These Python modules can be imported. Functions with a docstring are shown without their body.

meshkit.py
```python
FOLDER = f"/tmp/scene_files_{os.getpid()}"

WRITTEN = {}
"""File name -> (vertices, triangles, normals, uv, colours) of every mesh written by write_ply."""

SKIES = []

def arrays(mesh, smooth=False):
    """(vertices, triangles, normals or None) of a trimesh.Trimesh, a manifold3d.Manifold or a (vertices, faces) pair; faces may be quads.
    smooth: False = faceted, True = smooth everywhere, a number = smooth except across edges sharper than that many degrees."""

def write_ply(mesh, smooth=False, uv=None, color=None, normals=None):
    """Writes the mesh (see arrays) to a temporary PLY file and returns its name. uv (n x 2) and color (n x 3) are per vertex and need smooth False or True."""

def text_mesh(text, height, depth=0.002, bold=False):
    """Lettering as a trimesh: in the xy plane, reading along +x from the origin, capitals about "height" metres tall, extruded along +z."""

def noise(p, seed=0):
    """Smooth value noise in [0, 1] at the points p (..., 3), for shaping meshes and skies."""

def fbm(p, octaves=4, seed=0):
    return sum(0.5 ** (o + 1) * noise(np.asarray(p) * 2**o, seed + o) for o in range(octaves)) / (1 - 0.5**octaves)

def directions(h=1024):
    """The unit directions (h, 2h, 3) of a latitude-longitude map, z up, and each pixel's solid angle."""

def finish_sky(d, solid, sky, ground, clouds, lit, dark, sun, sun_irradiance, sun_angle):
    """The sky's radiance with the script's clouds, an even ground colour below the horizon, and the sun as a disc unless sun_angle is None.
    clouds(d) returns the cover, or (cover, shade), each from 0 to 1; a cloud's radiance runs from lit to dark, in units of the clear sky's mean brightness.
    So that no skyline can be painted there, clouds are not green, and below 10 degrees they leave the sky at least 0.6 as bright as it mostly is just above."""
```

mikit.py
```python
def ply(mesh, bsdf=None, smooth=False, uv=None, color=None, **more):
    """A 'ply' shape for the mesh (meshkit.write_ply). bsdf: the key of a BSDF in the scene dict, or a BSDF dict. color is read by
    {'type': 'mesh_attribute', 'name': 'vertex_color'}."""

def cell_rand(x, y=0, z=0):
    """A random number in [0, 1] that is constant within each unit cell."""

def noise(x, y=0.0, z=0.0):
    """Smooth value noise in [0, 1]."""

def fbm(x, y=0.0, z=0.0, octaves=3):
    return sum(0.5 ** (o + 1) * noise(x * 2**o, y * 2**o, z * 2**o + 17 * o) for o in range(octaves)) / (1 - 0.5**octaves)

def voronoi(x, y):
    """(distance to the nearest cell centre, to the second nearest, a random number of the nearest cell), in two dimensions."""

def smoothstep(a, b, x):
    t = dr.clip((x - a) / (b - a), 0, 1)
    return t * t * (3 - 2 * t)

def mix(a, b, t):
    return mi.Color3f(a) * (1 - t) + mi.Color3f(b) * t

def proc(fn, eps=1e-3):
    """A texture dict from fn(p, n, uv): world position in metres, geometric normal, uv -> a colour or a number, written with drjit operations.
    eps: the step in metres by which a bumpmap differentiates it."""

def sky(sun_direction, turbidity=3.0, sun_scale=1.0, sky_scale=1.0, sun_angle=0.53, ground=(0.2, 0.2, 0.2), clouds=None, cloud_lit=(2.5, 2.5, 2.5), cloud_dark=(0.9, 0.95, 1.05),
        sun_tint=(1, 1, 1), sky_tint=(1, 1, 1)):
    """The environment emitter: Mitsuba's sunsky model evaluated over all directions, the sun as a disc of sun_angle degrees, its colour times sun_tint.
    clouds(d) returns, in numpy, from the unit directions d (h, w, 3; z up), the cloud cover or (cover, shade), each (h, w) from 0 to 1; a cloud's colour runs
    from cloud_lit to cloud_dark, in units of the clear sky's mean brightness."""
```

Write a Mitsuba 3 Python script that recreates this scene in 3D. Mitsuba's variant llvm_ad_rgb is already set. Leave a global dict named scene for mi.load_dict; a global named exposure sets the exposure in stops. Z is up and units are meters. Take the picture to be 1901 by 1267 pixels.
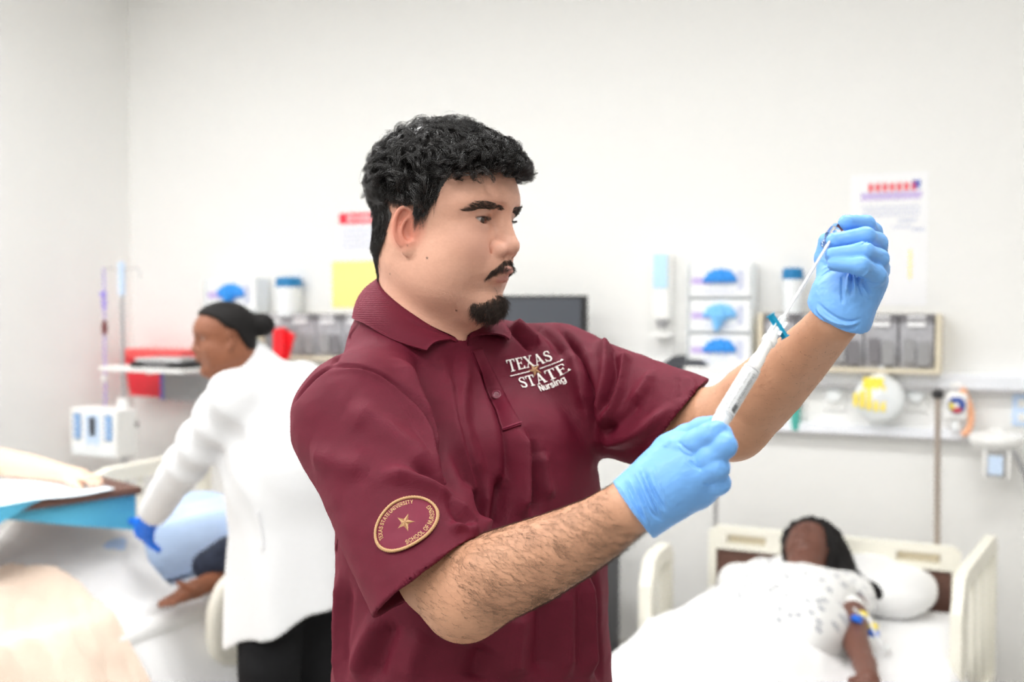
import math, random
import numpy as np
import trimesh
import mitsuba as mi
import drjit as dr
import mikit, meshkit
from scipy.spatial import cKDTree
from scipy.interpolate import PchipInterpolator, LinearNDInterpolator
from shapely.geometry import Polygon, Point, LineString
from shapely.ops import unary_union
from shapely import affinity

T = mi.ScalarTransform4f
scene, labels = {}, {}
exposure = 0.3

# ---- camera -------------------------------------------------------------------------------------------
FPX, CX, CY, CAMZ = 1850.0, 950.5, 633.5, 1.5          # focal length in pixels, image centre, lens height
TILT = math.atan(73.5 / FPX)                           # the camera looks slightly down
scene['camera'] = {
    'type': 'thinlens', 'to_world': T().look_at(origin=[0, 0, CAMZ], target=[0, math.cos(TILT), CAMZ - math.sin(TILT)], up=[0, 0, 1]),
    'fov': math.degrees(2 * math.atan(950.5 / FPX)), 'fov_axis': 'x',
    'aperture_radius': 0.0045, 'focus_distance': 1.06,
    'near_clip': 0.05, 'far_clip': 60.0}

# ---- lights: recessed ceiling panels of the room (built as fixtures in the room section) -----------------
PANEL_POWER = 12.5
PANEL_TINT = (1.0, 0.995, 0.985)
# ---- helpers ------------------------------------------------------------------------------------------
def ray(px, py):
    """The direction (unit depth) in which the camera sees a pixel of the 1901 x 1267 frame."""
    px, py = np.asarray(px, float), np.asarray(py, float)
    z = -(py - CY) / FPX
    Y, Z = math.cos(TILT) + z * math.sin(TILT), -math.sin(TILT) + z * math.cos(TILT)
    return np.stack([(px - CX) / FPX / Y, Y / Y, Z / Y], -1)
def at(px, py, Y):
    """The point at depth Y seen at a pixel."""
    return ray(px, py) * Y + np.array([0, 0, CAMZ])

def norm(v):
    v = np.asarray(v, float)
    return v / (np.linalg.norm(v, axis=-1, keepdims=True) + 1e-12)

def smin(a, b, k):
    h = np.maximum(k - np.abs(a - b), 0) / k
    return np.minimum(a, b) - h * h * k * 0.25

def smax(a, b, k):
    return -smin(-a, -b, k)

def rcone(p, a, b, ra, rb):
    a, b = np.asarray(a, float), np.asarray(b, float)
    ba = b - a
    t = np.clip(((p - a) @ ba) / max(ba @ ba, 1e-12), 0, 1)
    return np.linalg.norm(p - a - t[:, None] * ba, axis=1) - (ra + (rb - ra) * t)

def chain(p, pts, rs):
    d = None
    for i in range(len(pts) - 1):
        e = rcone(p, pts[i], pts[i + 1], rs[i], rs[i + 1])
        d = e if d is None else np.minimum(d, e)
    return d

def ell(p, c, r, R=None):
    q = p - np.asarray(c, float)
    if R is not None:
        q = q @ np.asarray(R).T
    r = np.asarray(r, float)
    k0 = np.linalg.norm(q / r, axis=1)
    k1 = np.linalg.norm(q / (r * r), axis=1)
    return k0 * (k0 - 1) / np.maximum(k1, 1e-9)

def surface_nets(vals, lo, h):
    s = vals < 0
    n = np.array(vals.shape)
    c = np.zeros(n - 1, np.int8)
    for dx in (0, 1):
        for dy in (0, 1):
            for dz in (0, 1):
                c += s[dx:n[0] - 1 + dx, dy:n[1] - 1 + dy, dz:n[2] - 1 + dz]
    cells = np.argwhere((c > 0) & (c < 8))
    idx = np.full(n - 1, -1, np.int32)
    idx[tuple(cells.T)] = np.arange(len(cells))
    acc, cnt = np.zeros((len(cells), 3)), np.zeros(len(cells))
    corners = [(x, y, z) for x in (0, 1) for y in (0, 1) for z in (0, 1)]
    cv = {k: vals[cells[:, 0] + k[0], cells[:, 1] + k[1], cells[:, 2] + k[2]] for k in corners}
    for k in corners:
        for ax in range(3):
            if k[ax] == 0:
                k2 = list(k); k2[ax] = 1; k2 = tuple(k2)
                a, b = cv[k], cv[k2]
                m = (a < 0) != (b < 0)
                t = np.where(m, a / np.where(m, a - b, 1), 0)
                pt = np.tile(np.array(k, float), (len(cells), 1)); pt[:, ax] += t
                acc += pt * m[:, None]; cnt += m
    v = lo + (cells + acc / np.maximum(cnt, 1)[:, None]) * h
    faces = []
    for ax in range(3):
        o1, o2 = (ax + 1) % 3, (ax + 2) % 3
        sl0, sl1 = [slice(None)] * 3, [slice(None)] * 3
        sl0[ax], sl1[ax] = slice(0, -1), slice(1, None)
        a, b = s[tuple(sl0)], s[tuple(sl1)]
        e = np.argwhere(a != b)
        ok = (e[:, o1] > 0) & (e[:, o2] > 0) & (e[:, o1] < n[o1] - 1) & (e[:, o2] < n[o2] - 1)
        e = e[ok]
        def cell(d1, d2):
            q = e.copy(); q[:, o1] -= d1; q[:, o2] -= d2
            return idx[tuple(q.T)]
        quad = np.stack([cell(1, 1), cell(0, 1), cell(0, 0), cell(1, 0)], 1)
        flip = ~a[tuple(e.T)]
        quad[flip] = quad[flip][:, ::-1]
        faces.append(quad)
    q = np.vstack(faces)
    q = q[(q >= 0).all(1)]
    return v, np.vstack([q[:, [0, 1, 2]], q[:, [0, 2, 3]]])

def mesh_sdf(fn, lo, hi, h, block=8, project=2, slack=1.35):
    """A triangle mesh of the zero set of fn, evaluated only near the surface."""
    lo, hi = np.asarray(lo, float), np.asarray(hi, float)
    nb = np.maximum(np.ceil((hi - lo) / (h * block)).astype(int), 1)
    bc = np.stack(np.meshgrid(*[np.arange(k) for k in nb], indexing='ij'), -1).reshape(-1, 3)
    d = fn(lo + (bc * block + (block - 1) / 2) * h)
    act = np.abs(d) < h * block * 0.87 * slack
    vals = np.repeat(np.repeat(np.repeat(d.reshape(nb), block, 0), block, 1), block, 2).astype(np.float32)
    off = np.stack(np.meshgrid(*[np.arange(block)] * 3, indexing='ij'), -1).reshape(-1, 3)
    ab = bc[act]
    step = max(1, 400000 // len(off))
    for i in range(0, len(ab), step):
        g = (ab[i:i + step, None] * block + off[None]).reshape(-1, 3)
        vals[tuple(g.T)] = fn(lo + g * h)
    v, f = surface_nets(vals, lo, h)
    m = trimesh.Trimesh(v, f, process=False)
    for _ in range(project):
        dd = np.concatenate([fn(c) for c in np.array_split(m.vertices, max(1, len(m.vertices) // 300000))])
        m = trimesh.Trimesh(m.vertices - m.vertex_normals * np.clip(dd, -h, h)[:, None] * 0.8, f, process=False)
    parts = m.split(only_watertight=False) if len(f) < 900000 else [m]
    return m

def smooth_mesh(m, n=4, lam=0.5):
    trimesh.smoothing.filter_taubin(m, lamb=lam, nu=lam + 0.03, iterations=n)
    return m

def relax(m, n=3, lam=.45):
    """Plain smoothing: each vertex moves towards the mean of its neighbours."""
    from scipy.sparse import coo_matrix
    e = m.edges_unique; N = len(m.vertices)
    A = coo_matrix((np.ones(2 * len(e)), (np.r_[e[:, 0], e[:, 1]], np.r_[e[:, 1], e[:, 0]])), (N, N)).tocsr()
    deg = np.maximum(np.asarray(A.sum(1)).ravel(), 1)
    v = np.array(m.vertices)
    for _ in range(n):
        v = v + lam * (A @ v / deg[:, None] - v)
    return trimesh.Trimesh(v, m.faces, process=False)

def biggest(m):
    lab = trimesh.graph.connected_component_labels(m.face_adjacency, node_count=len(m.faces))
    keep = lab == np.bincount(lab).argmax()
    m.update_faces(keep); m.remove_unreferenced_vertices()
    return m

def poly_dist(p, pts):
    """Distance to a polyline and the position 0..1 along it."""
    pts = np.asarray(pts, float)
    seg = np.linalg.norm(np.diff(pts, axis=0), axis=1)
    cum = np.concatenate([[0], np.cumsum(seg)])
    best, tt = np.full(len(p), 1e9), np.zeros(len(p))
    for i in range(len(pts) - 1):
        ba = pts[i + 1] - pts[i]
        t = np.clip(((p - pts[i]) @ ba) / max(ba @ ba, 1e-12), 0, 1)
        d = np.linalg.norm(p - pts[i] - t[:, None] * ba, axis=1)
        m = d < best
        best = np.where(m, d, best)
        tt = np.where(m, (cum[i] + t * seg[i]) / cum[-1], tt)
    return best, tt

def spline(pts, n=12):
    pts = np.asarray(pts, float)
    if len(pts) < 3:
        return np.stack([np.linspace(pts[0][k], pts[-1][k], n) for k in range(pts.shape[1])], 1)
    s = np.concatenate([[0], np.cumsum(np.linalg.norm(np.diff(pts, axis=0), axis=1))])
    from scipy.interpolate import CubicSpline
    return CubicSpline(s, pts)(np.linspace(0, s[-1], n))

def on_surface(m, pix, origin=None):
    """The points of the mesh that the camera sees at these pixels (where a fold, seam or mark lies on the cloth)."""
    pix = np.asarray(pix, float)
    d = ray(pix[:, 0], pix[:, 1])
    loc, hit, _ = m.ray.intersects_location(np.tile([0, 0, CAMZ], (len(pix), 1)), d, multiple_hits=False)
    out = np.full((len(pix), 3), np.nan)
    out[hit] = loc
    return out[~np.isnan(out[:, 0])]

def folds(m, strokes, gain=1.0):
    """Presses folds into cloth: strokes = [(pixel polyline, width in m, height in m)], laid on the surface and followed in 3-D."""
    v, n = np.array(m.vertices), np.array(m.vertex_normals)
    disp = np.zeros(len(v))
    kd = cKDTree(v)
    for st in strokes:
        pix, w, amp = st[:3]
        w = w * (.85 if gain > 1 else 1)
        pts = on_surface(m, spline(pix, 16)) if len(np.asarray(pix)[0]) == 2 else np.asarray(pix)
        if len(pts) < 2:
            continue
        lo, hi = pts.min(0) - 3 * w, pts.max(0) + 3 * w
        near = np.where(((v > lo) & (v < hi)).all(1))[0]
        if not len(near):
            continue
        d, t = poly_dist(v[near], pts)
        taper = np.clip(np.minimum(t, 1 - t) * 5 + 0.12, 0, 1)
        _, jn = kd.query(pts)
        taper *= np.where(n[near] @ norm(n[jn].mean(0)) < -.1, -1, 1)          # the cloth's inner side moves with its outer side
        disp[near] += gain * amp * taper * np.exp(-(d / w) ** 2)
    return trimesh.Trimesh(v + n * disp[:, None], m.faces, process=False)

def tube(pts, r, sides=8, cap=True):
    pts = np.asarray(pts, float)
    r = np.broadcast_to(np.asarray(r, float), (len(pts),))
    t = norm(np.gradient(pts, axis=0))
    a = np.cross(t[0], [0, 0, 1.0] if abs(t[0][2]) < 0.9 else [1.0, 0, 0]); a = norm(a)
    A = []
    for i in range(len(pts)):
        a = norm(a - t[i] * (a @ t[i])); A.append(a)
    A = np.array(A); B = np.cross(t, A)
    ang = np.arange(sides) * 2 * np.pi / sides
    v = (pts[:, None] + r[:, None, None] * (np.cos(ang)[None, :, None] * A[:, None] + np.sin(ang)[None, :, None] * B[:, None])).reshape(-1, 3)
    i, j = np.meshgrid(np.arange(len(pts) - 1), np.arange(sides), indexing='ij')
    q = np.stack([i * sides + j, i * sides + (j + 1) % sides, (i + 1) * sides + (j + 1) % sides, (i + 1) * sides + j], -1).reshape(-1, 4)
    f = np.vstack([q[:, [0, 1, 2]], q[:, [0, 2, 3]]])
    if cap:
        n = len(v)
        v = np.vstack([v, pts[0], pts[-1]])
        k = np.arange(sides)
        f = np.vstack([f, np.stack([np.full(sides, n), (k + 1) % sides, k], 1),
                       np.stack([np.full(sides, n + 1), (len(pts) - 1) * sides + k, (len(pts) - 1) * sides + (k + 1) % sides], 1)])
    return trimesh.Trimesh(v, f, process=False)

def strands(P, r0, r1=None, sides=3):
    """Many hairs at once: P (n, k, 3) points; radius from r0 at the root to r1 at the tip."""
    n, k, _ = P.shape
    r1 = r0 * 0.3 if r1 is None else r1
    t = norm(np.gradient(P, axis=1))
    a = np.cross(t, np.array([0.31, 0.52, 0.79])); a = norm(a)
    b = np.cross(t, a)
    rad = np.linspace(1, 0, k)[None, :, None, None] ** 0.7 * (np.asarray(r0).reshape(-1, 1, 1, 1) - r1) + r1
    ang = np.arange(sides) * 2 * np.pi / sides
    v = P[:, :, None] + rad * (np.cos(ang)[None, None, :, None] * a[:, :, None] + np.sin(ang)[None, None, :, None] * b[:, :, None])
    i, j = np.meshgrid(np.arange(k - 1), np.arange(sides), indexing='ij')
    q = np.stack([i * sides + j, i * sides + (j + 1) % sides, (i + 1) * sides + (j + 1) % sides, (i + 1) * sides + j], -1).reshape(-1, 4)
    f = np.vstack([q[:, [0, 1, 2]], q[:, [0, 2, 3]]])
    F = (f[None] + (np.arange(n) * k * sides)[:, None, None]).reshape(-1, 3)
    return trimesh.Trimesh(v.reshape(-1, 3), F, process=False)

def rbox(sx, sy, sz, r=0.004, seg=3, c=(0, 0, 0)):
    """A box with rounded edges, centred on c."""
    r = min(r, sx / 2.01, sy / 2.01, sz / 2.01)
    b = trimesh.creation.icosphere(subdivisions=seg - 1 if seg > 1 else 1, radius=1.0)
    v = np.array(b.vertices)
    # eight corner spheres -> hull
    pts = np.vstack([v * r + np.array([x * (sx / 2 - r), y * (sy / 2 - r), z * (sz / 2 - r)]) for x in (-1, 1) for y in (-1, 1) for z in (-1, 1)])
    m = trimesh.convex.convex_hull(pts)
    m.apply_translation(c)
    return m

def box(sx, sy, sz, c=(0, 0, 0)):
    m = trimesh.creation.box((sx, sy, sz)); m.apply_translation(c); return m

def lathe(prof, sections=40, axis=None, origin=None):
    """Revolve (r, z) pairs about z; or about axis from origin."""
    m = trimesh.creation.revolve(np.asarray(prof, float), sections=sections)
    if axis is not None:
        m.apply_transform(trimesh.geometry.align_vectors([0, 0, 1], norm(axis)))
    if origin is not None:
        m.apply_translation(origin)
    return m

def frame_tf(o, x, y, z):
    M = np.eye(4); M[:3, 0], M[:3, 1], M[:3, 2], M[:3, 3] = x, y, z, o
    return M

def cat(*ms):
    return trimesh.util.concatenate([m for g in ms for m in (g if isinstance(g, (list, tuple)) else [g])])

def grid_mesh(P, thick=0.0, closed_u=False, closed_v=False):
    """A sheet through a grid of points (nu, nv, 3), given thickness along its normals."""
    nu, nv, _ = P.shape
    i, j = np.meshgrid(np.arange(nu if closed_u else nu - 1), np.arange(nv if closed_v else nv - 1), indexing='ij')
    i, j = i.ravel(), j.ravel(); i2, j2 = (i + 1) % nu, (j + 1) % nv
    q = np.stack([i * nv + j, i2 * nv + j, i2 * nv + j2, i * nv + j2], 1)
    f = np.vstack([q[:, [0, 1, 2]], q[:, [0, 2, 3]]])
    v = P.reshape(-1, 3)
    if not thick:
        return trimesh.Trimesh(v, f, process=False)
    n = np.array(trimesh.Trimesh(v, f, process=False).vertex_normals)
    N = len(v)
    vv = np.vstack([v + n * thick / 2, v - n * thick / 2])
    fs = [f, f[:, ::-1] + N]
    def rim(a, b):
        fs.append(np.stack([a, a + N, b + N], 1)); fs.append(np.stack([a, b + N, b], 1))
    k, l = np.arange(nu - 1), np.arange(nv - 1)
    if not closed_v:
        rim((k + 1) * nv, k * nv); rim(k * nv + nv - 1, (k + 1) * nv + nv - 1)
    if not closed_u:
        rim(l, l + 1); rim((nu - 1) * nv + l + 1, (nu - 1) * nv + l)
    return trimesh.Trimesh(vv, np.vstack(fs), process=False)

COUNT = {}
def add(key, mesh, bsdf, smooth=35, color=None, uv=None, **more):
    """One entry of the scene; a key that is taken gets a number."""
    if key in scene:
        COUNT[key] = COUNT.get(key, 0) + 1
        while f'{key}_{COUNT[key]:03d}' in scene:
            COUNT[key] += 1
        key = f'{key}_{COUNT[key]:03d}'
    scene[key] = mikit.ply(mesh, bsdf, smooth=smooth, color=color, uv=uv, **more)
    return key

def tag(key, label=None, category=None, group=None, kind=None):
    labels[key] = {k: v for k, v in dict(label=label, category=category, group=group, kind=kind).items() if v}

def mat(name, color, rough=0.5, spec=0.5, two=True, **more):
    d = {'type': 'principled', 'base_color': color if isinstance(color, dict) else {'type': 'rgb', 'value': list(color)}, 'roughness': rough, 'specular': spec, **more}
    scene[name] = {'type': 'twosided', 'bsdf': d} if two else d
    return name

VC = {'type': 'mesh_attribute', 'name': 'vertex_color'}
def srgb(r, g, b):
    c = np.array([r, g, b], float) / 255
    return tuple(np.where(c <= 0.04045, c / 12.92, ((c + 0.055) / 1.055) ** 2.4).tolist())
# ---- materials ----------------------------------------------------------------------------------------
def speckle(base, amp, scale, tint=None):
    base = list(base)
    def fn(p, n, uv):
        k = 1 + amp * (mikit.fbm(p.x * scale, p.y * scale, p.z * scale, octaves=3) - .5) * 2
        return mi.Color3f(*base) * k
    return mikit.proc(fn)

def skin_tex(scale_fine=900.0):
    """Blotches and pores over the colour that each vertex carries are added by the mesh; this is the fine relief."""
    def fn(p, n, uv):
        return mikit.fbm(p.x * scale_fine, p.y * scale_fine, p.z * scale_fine, octaves=2)
    return mikit.proc(fn, eps=3e-4)

def bumped(name, inner, fn, scale, eps):
    scene[name] = {'type': 'twosided', 'bsdf': {'type': 'bumpmap', 'arbitrary': mikit.proc(fn, eps=eps), 'scale': scale, 'bsdf': inner}}

bumped('skin', {'type': 'principled', 'base_color': VC, 'roughness': .48, 'specular': .38, 'sheen': .15},
       lambda p, n, uv: mikit.fbm(p.x * 700, p.y * 700, p.z * 700, octaves=2), .00035, 3e-4)
mat('skin_plain', VC, .55, .35)
mat('hair_black', (.009, .0078, .0074), .28, .60)
mat('hair_brown', (.030, .019, .014), .5, .35)
mat('hair_matte', (.012, .011, .011), .7, .15)
mat('arm_hair', (.048, .027, .016), .5, .3)
mat('eye_wet', VC, .06, .6, clearcoat=1.0, clearcoat_gloss=.98)
KNIT = srgb(92, 18, 38)
def knit_color(p, n, uv):
    k = 1 + .10 * (mikit.fbm(p.x * 900, p.y * 900, p.z * 900, octaves=2) - .5) * 2 + .10 * (mikit.noise(p.x * 60, p.y * 60, p.z * 60) - .5)
    return mi.Color3f(*KNIT) * k
def knit_relief(p, n, uv):
    return mikit.noise(p.x * 1500, p.y * 1500, p.z * 1500) + .5 * mikit.noise(p.x * 400, p.y * 400, p.z * 400)
bumped('knit', {'type': 'principled', 'base_color': mikit.proc(knit_color), 'roughness': .62, 'specular': .22, 'sheen': .22, 'sheen_tint': .7}, knit_relief, .00045, 3e-4)
def rib_relief(p, n, uv):
    return dr.sin(p.z * 2400) + .3 * mikit.noise(p.x * 900, p.y * 900, p.z * 900)
bumped('knit_rib', {'type': 'principled', 'base_color': mikit.proc(knit_color), 'roughness': .65, 'specular': .25, 'sheen': .35, 'sheen_tint': .7}, rib_relief, .00030, 2e-4)
mat('thread_white', (.86, .83, .80), .6, .3, sheen=.3)
mat('thread_gold', srgb(184, 146, 104), .5, .4, sheen=.3)
mat('thread_bronze', srgb(140, 98, 62), .5, .4)
mat('patch_cloth', srgb(112, 28, 52), .6, .3, sheen=.4)
mat('button_maroon', srgb(110, 40, 58), .35, .5)
GLOVE = srgb(108, 164, 226)
bumped('nitrile', {'type': 'principled', 'base_color': {'type': 'rgb', 'value': list(GLOVE)}, 'roughness': .42, 'specular': .45},
       lambda p, n, uv: mikit.fbm(p.x * 260, p.y * 260, p.z * 260, octaves=3), .0006, 4e-4)
mat('black_cloth', speckle((.009, .009, .010), .3, 400), .85, .15)
mat('white_plastic', (.85, .85, .84), .35, .5)
mat('white_print', (.83, .84, .85), .5, .4)
mat('ink_black', (.02, .02, .025), .5, .3)
mat('ink_grey', (.22, .23, .26), .5, .3)
mat('teal_plastic', srgb(18, 140, 178), .28, .5)
mat('rubber_grey', (.10, .10, .11), .5, .4)
scene['clear_plastic'] = {'type': 'thindielectric', 'int_ior': 1.45}
scene['clear_solid'] = {'type': 'dielectric', 'int_ior': 1.45}
mat('steel', (.62, .62, .64), .25, .5, metallic=1.0)
# ---- the room -------------------------------------------------------------------------------------------
TH = math.atan(.45)
RW, RN = np.array([math.cos(TH), -math.sin(TH), 0]), np.array([-math.sin(TH), -math.cos(TH), 0])   # along the far wall; out of it
FLOOR = -.10                                                                                      # the lens is 1.6 m above the floor
RC = np.array([-2.116, 5.552, FLOOR])                                                                  # far left corner
RH, RL, RD = 3.35, 8.8, 9.0                                                                        # height, length, depth
def R(a, b, z): return RC + RW * a + RN * b + np.array([0, 0, z])
ROOM = np.eye(4); ROOM[:3, 0], ROOM[:3, 1], ROOM[:3, 3] = RW, RN, RC; ROOM[:3, 2] = [0, 0, -1]
RM = np.eye(4); RM[:3, 0], RM[:3, 1], RM[:3, 2], RM[:3, 3] = RW, -RN, [0, 0, 1], RC              # local: x along the wall, -y out of it, z up
def place(m, a=0, b=0, z=0, rot=0):
    """Moves a mesh made in wall axes (x along, y towards the wall, z up) into the room."""
    m = m.copy()
    if rot: m.apply_transform(trimesh.transformations.rotation_matrix(rot, [0, 0, 1]))
    m.apply_translation([a, -b, z]); m.apply_transform(RM)
    return m
def wall_at(px, py, b=0.0):
    """(a, z) of the far wall's plane, b in front of it, seen at a pixel."""
    d = ray(px, py)
    o = np.array([0, 0, CAMZ]) - RC - RN * b
    t = -(o @ RN) / (d @ RN)
    p = o + d * t
    return p @ RW, p[2] + FLOOR
def floor_at(px, py, z):
    """(a, b) of the level plane z above the floor, seen at a pixel."""
    d = ray(px, py)
    p = np.array([0, 0, CAMZ]) + d * ((z + FLOOR - CAMZ) / d[2]) - RC
    return p @ RW, p @ RN
def wall_tex(base):
    def fn(p, n, uv):
        k = 1 + .012 * (mikit.fbm(p.x * 3, p.y * 3, p.z * 3) - .5) + .02 * (mikit.noise(p.x * 140, p.y * 140, p.z * 140) - .5)
        return mi.Color3f(*base) * k
    return mikit.proc(fn)
mat('wall_paint', wall_tex((.84, .838, .825)), .7, .2)
mat('ceiling_tile', wall_tex((.82, .82, .80)), .85, .1)
def floor_tex(p, n, uv):
    s = mikit.fbm(p.x * 90, p.y * 90, p.z, octaves=3)
    return mikit.mix((.30, .29, .275), (.38, .37, .355), mikit.smoothstep(.35, .65, s))
mat('floor_vinyl', mikit.proc(floor_tex), .35, .4)
mat('trim_paint', (.60, .58, .55), .5, .3)
def slab(name, m, mt):
    add(name, m, mt, smooth=False); tag(name, kind='structure')
slab('floor', place(box(RL + .4, RD + .4, .1), RL / 2, RD / 2, -.05), 'floor_vinyl')
slab('ceiling', place(box(RL + .4, RD + .4, .1), RL / 2, RD / 2, RH + .05), 'ceiling_tile')
slab('wall_back', place(box(RL + .4, .12, RH), RL / 2, -.06, RH / 2), 'wall_paint')
slab('wall_left', place(box(.12, RD, RH), -.06, RD / 2, RH / 2), 'wall_paint')
slab('wall_right', place(box(.12, RD, RH), RL + .06, RD / 2, RH / 2), 'wall_paint')
slab('wall_front', place(box(RL + .4, .12, RH), RL / 2, RD + .06, RH / 2), 'wall_paint')
slab('baseboard_back', place(rbox(RL, .012, .10, .004), RL / 2, .006, .05), 'trim_paint')
slab('baseboard_left', place(rbox(.012, RD, .10, .004), .006, RD / 2, .05), 'trim_paint')
# recessed ceiling panels
scene['panel_glow'] = {'type': 'twosided', 'bsdf': {'type': 'diffuse', 'reflectance': {'type': 'rgb', 'value': [.8, .8, .8]}}}
k = 0
for a in (.8, 2.6, 4.4):
    for b in (2.3, 4.4, 6.5):
        t = add('ceiling_light__frame', cat([place(rbox(1.26, .04, .03, .005), a, b + s * .31, RH - .012) for s in (-1, 1)] + [place(rbox(.04, .62, .03, .005), a + s * .61, b, RH - .012) for s in (-1, 1)]), 'white_plastic') if k == 0 else None
        name = 'ceiling_light' if k == 0 else f'ceiling_light_{k:03d}'
        if k:
            add(f'{name}__frame', cat([place(rbox(1.26, .04, .03, .005), a, b + s * .31, RH - .012) for s in (-1, 1)] + [place(rbox(.04, .62, .03, .005), a + s * .61, b, RH - .012) for s in (-1, 1)]), 'white_plastic')
        d = trimesh.Trimesh([[-.59, -.29, 0], [.59, -.29, 0], [.59, .29, 0], [-.59, .29, 0]], [[0, 2, 1], [0, 3, 2]], process=False)
        key = add(f'{name}__diffuser', place(d, a, b, RH - .010), 'panel_glow', smooth=False, emitter={'type': 'area', 'radiance': {'type': 'rgb', 'value': [PANEL_POWER * x for x in PANEL_TINT]}})
        tag(name, 'recessed white ceiling light panel', 'ceiling light', 'recessed light panels of the ceiling')
        k += 1
# ======================================================================================================
# THE YOUNG MAN (nearest the camera)
# ======================================================================================================
# -- head -----------------------------------------------------------------------------------------------
HA, HP = math.radians(27), math.radians(8)
H0 = at(815, 397, 1.25)
hF, hL, hU = np.array([math.cos(HA), -math.sin(HA), 0]), np.array([math.sin(HA), math.cos(HA), 0]), np.array([0, 0, 1.0])
hF, hU = hF * math.cos(HP) - hU * math.sin(HP), hU * math.cos(HP) + hF * math.sin(HP)
HM = np.stack([hF, hL, hU])                       # world -> head: (p - H0) @ HM.T
def head_local(p): return (p - H0) @ HM.T
def head_world(q): return np.asarray(q, float) @ HM + H0

_u = [-.135, -.118, -.108, -.098, -.086, -.076, -.062, -.046, -.025, -.008, .006, .018, .032, .05, .07, .09]
_ff = PchipInterpolator(_u, [.070, .084, .0935, .0945, .0910, .0945, .0985, .0965, .092, .0885, .0890, .0930, .0925, .0885, .080, .064])
_w = PchipInterpolator(_u, [.038, .047, .054, .0595, .064, .067, .070, .0725, .074, .0745, .0745, .0735, .072, .070, .066, .06])
_nx = PchipInterpolator(_u, [2.0, 2.0, 2.05, 2.1, 2.1, 2.1, 2.15, 2.2, 2.25, 2.35, 2.4, 2.45, 2.4, 2.3, 2.2, 2.1])
_ut = np.linspace(-.135, .09, 400)
_fft, _wt, _nxt = _ff(_ut), _w(_ut), _nx(_ut)
EYE, ER = np.array([.0700, .0342, .0]), .0132

def cpath(pts, n=10):
    return spline(pts, n)

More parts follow.
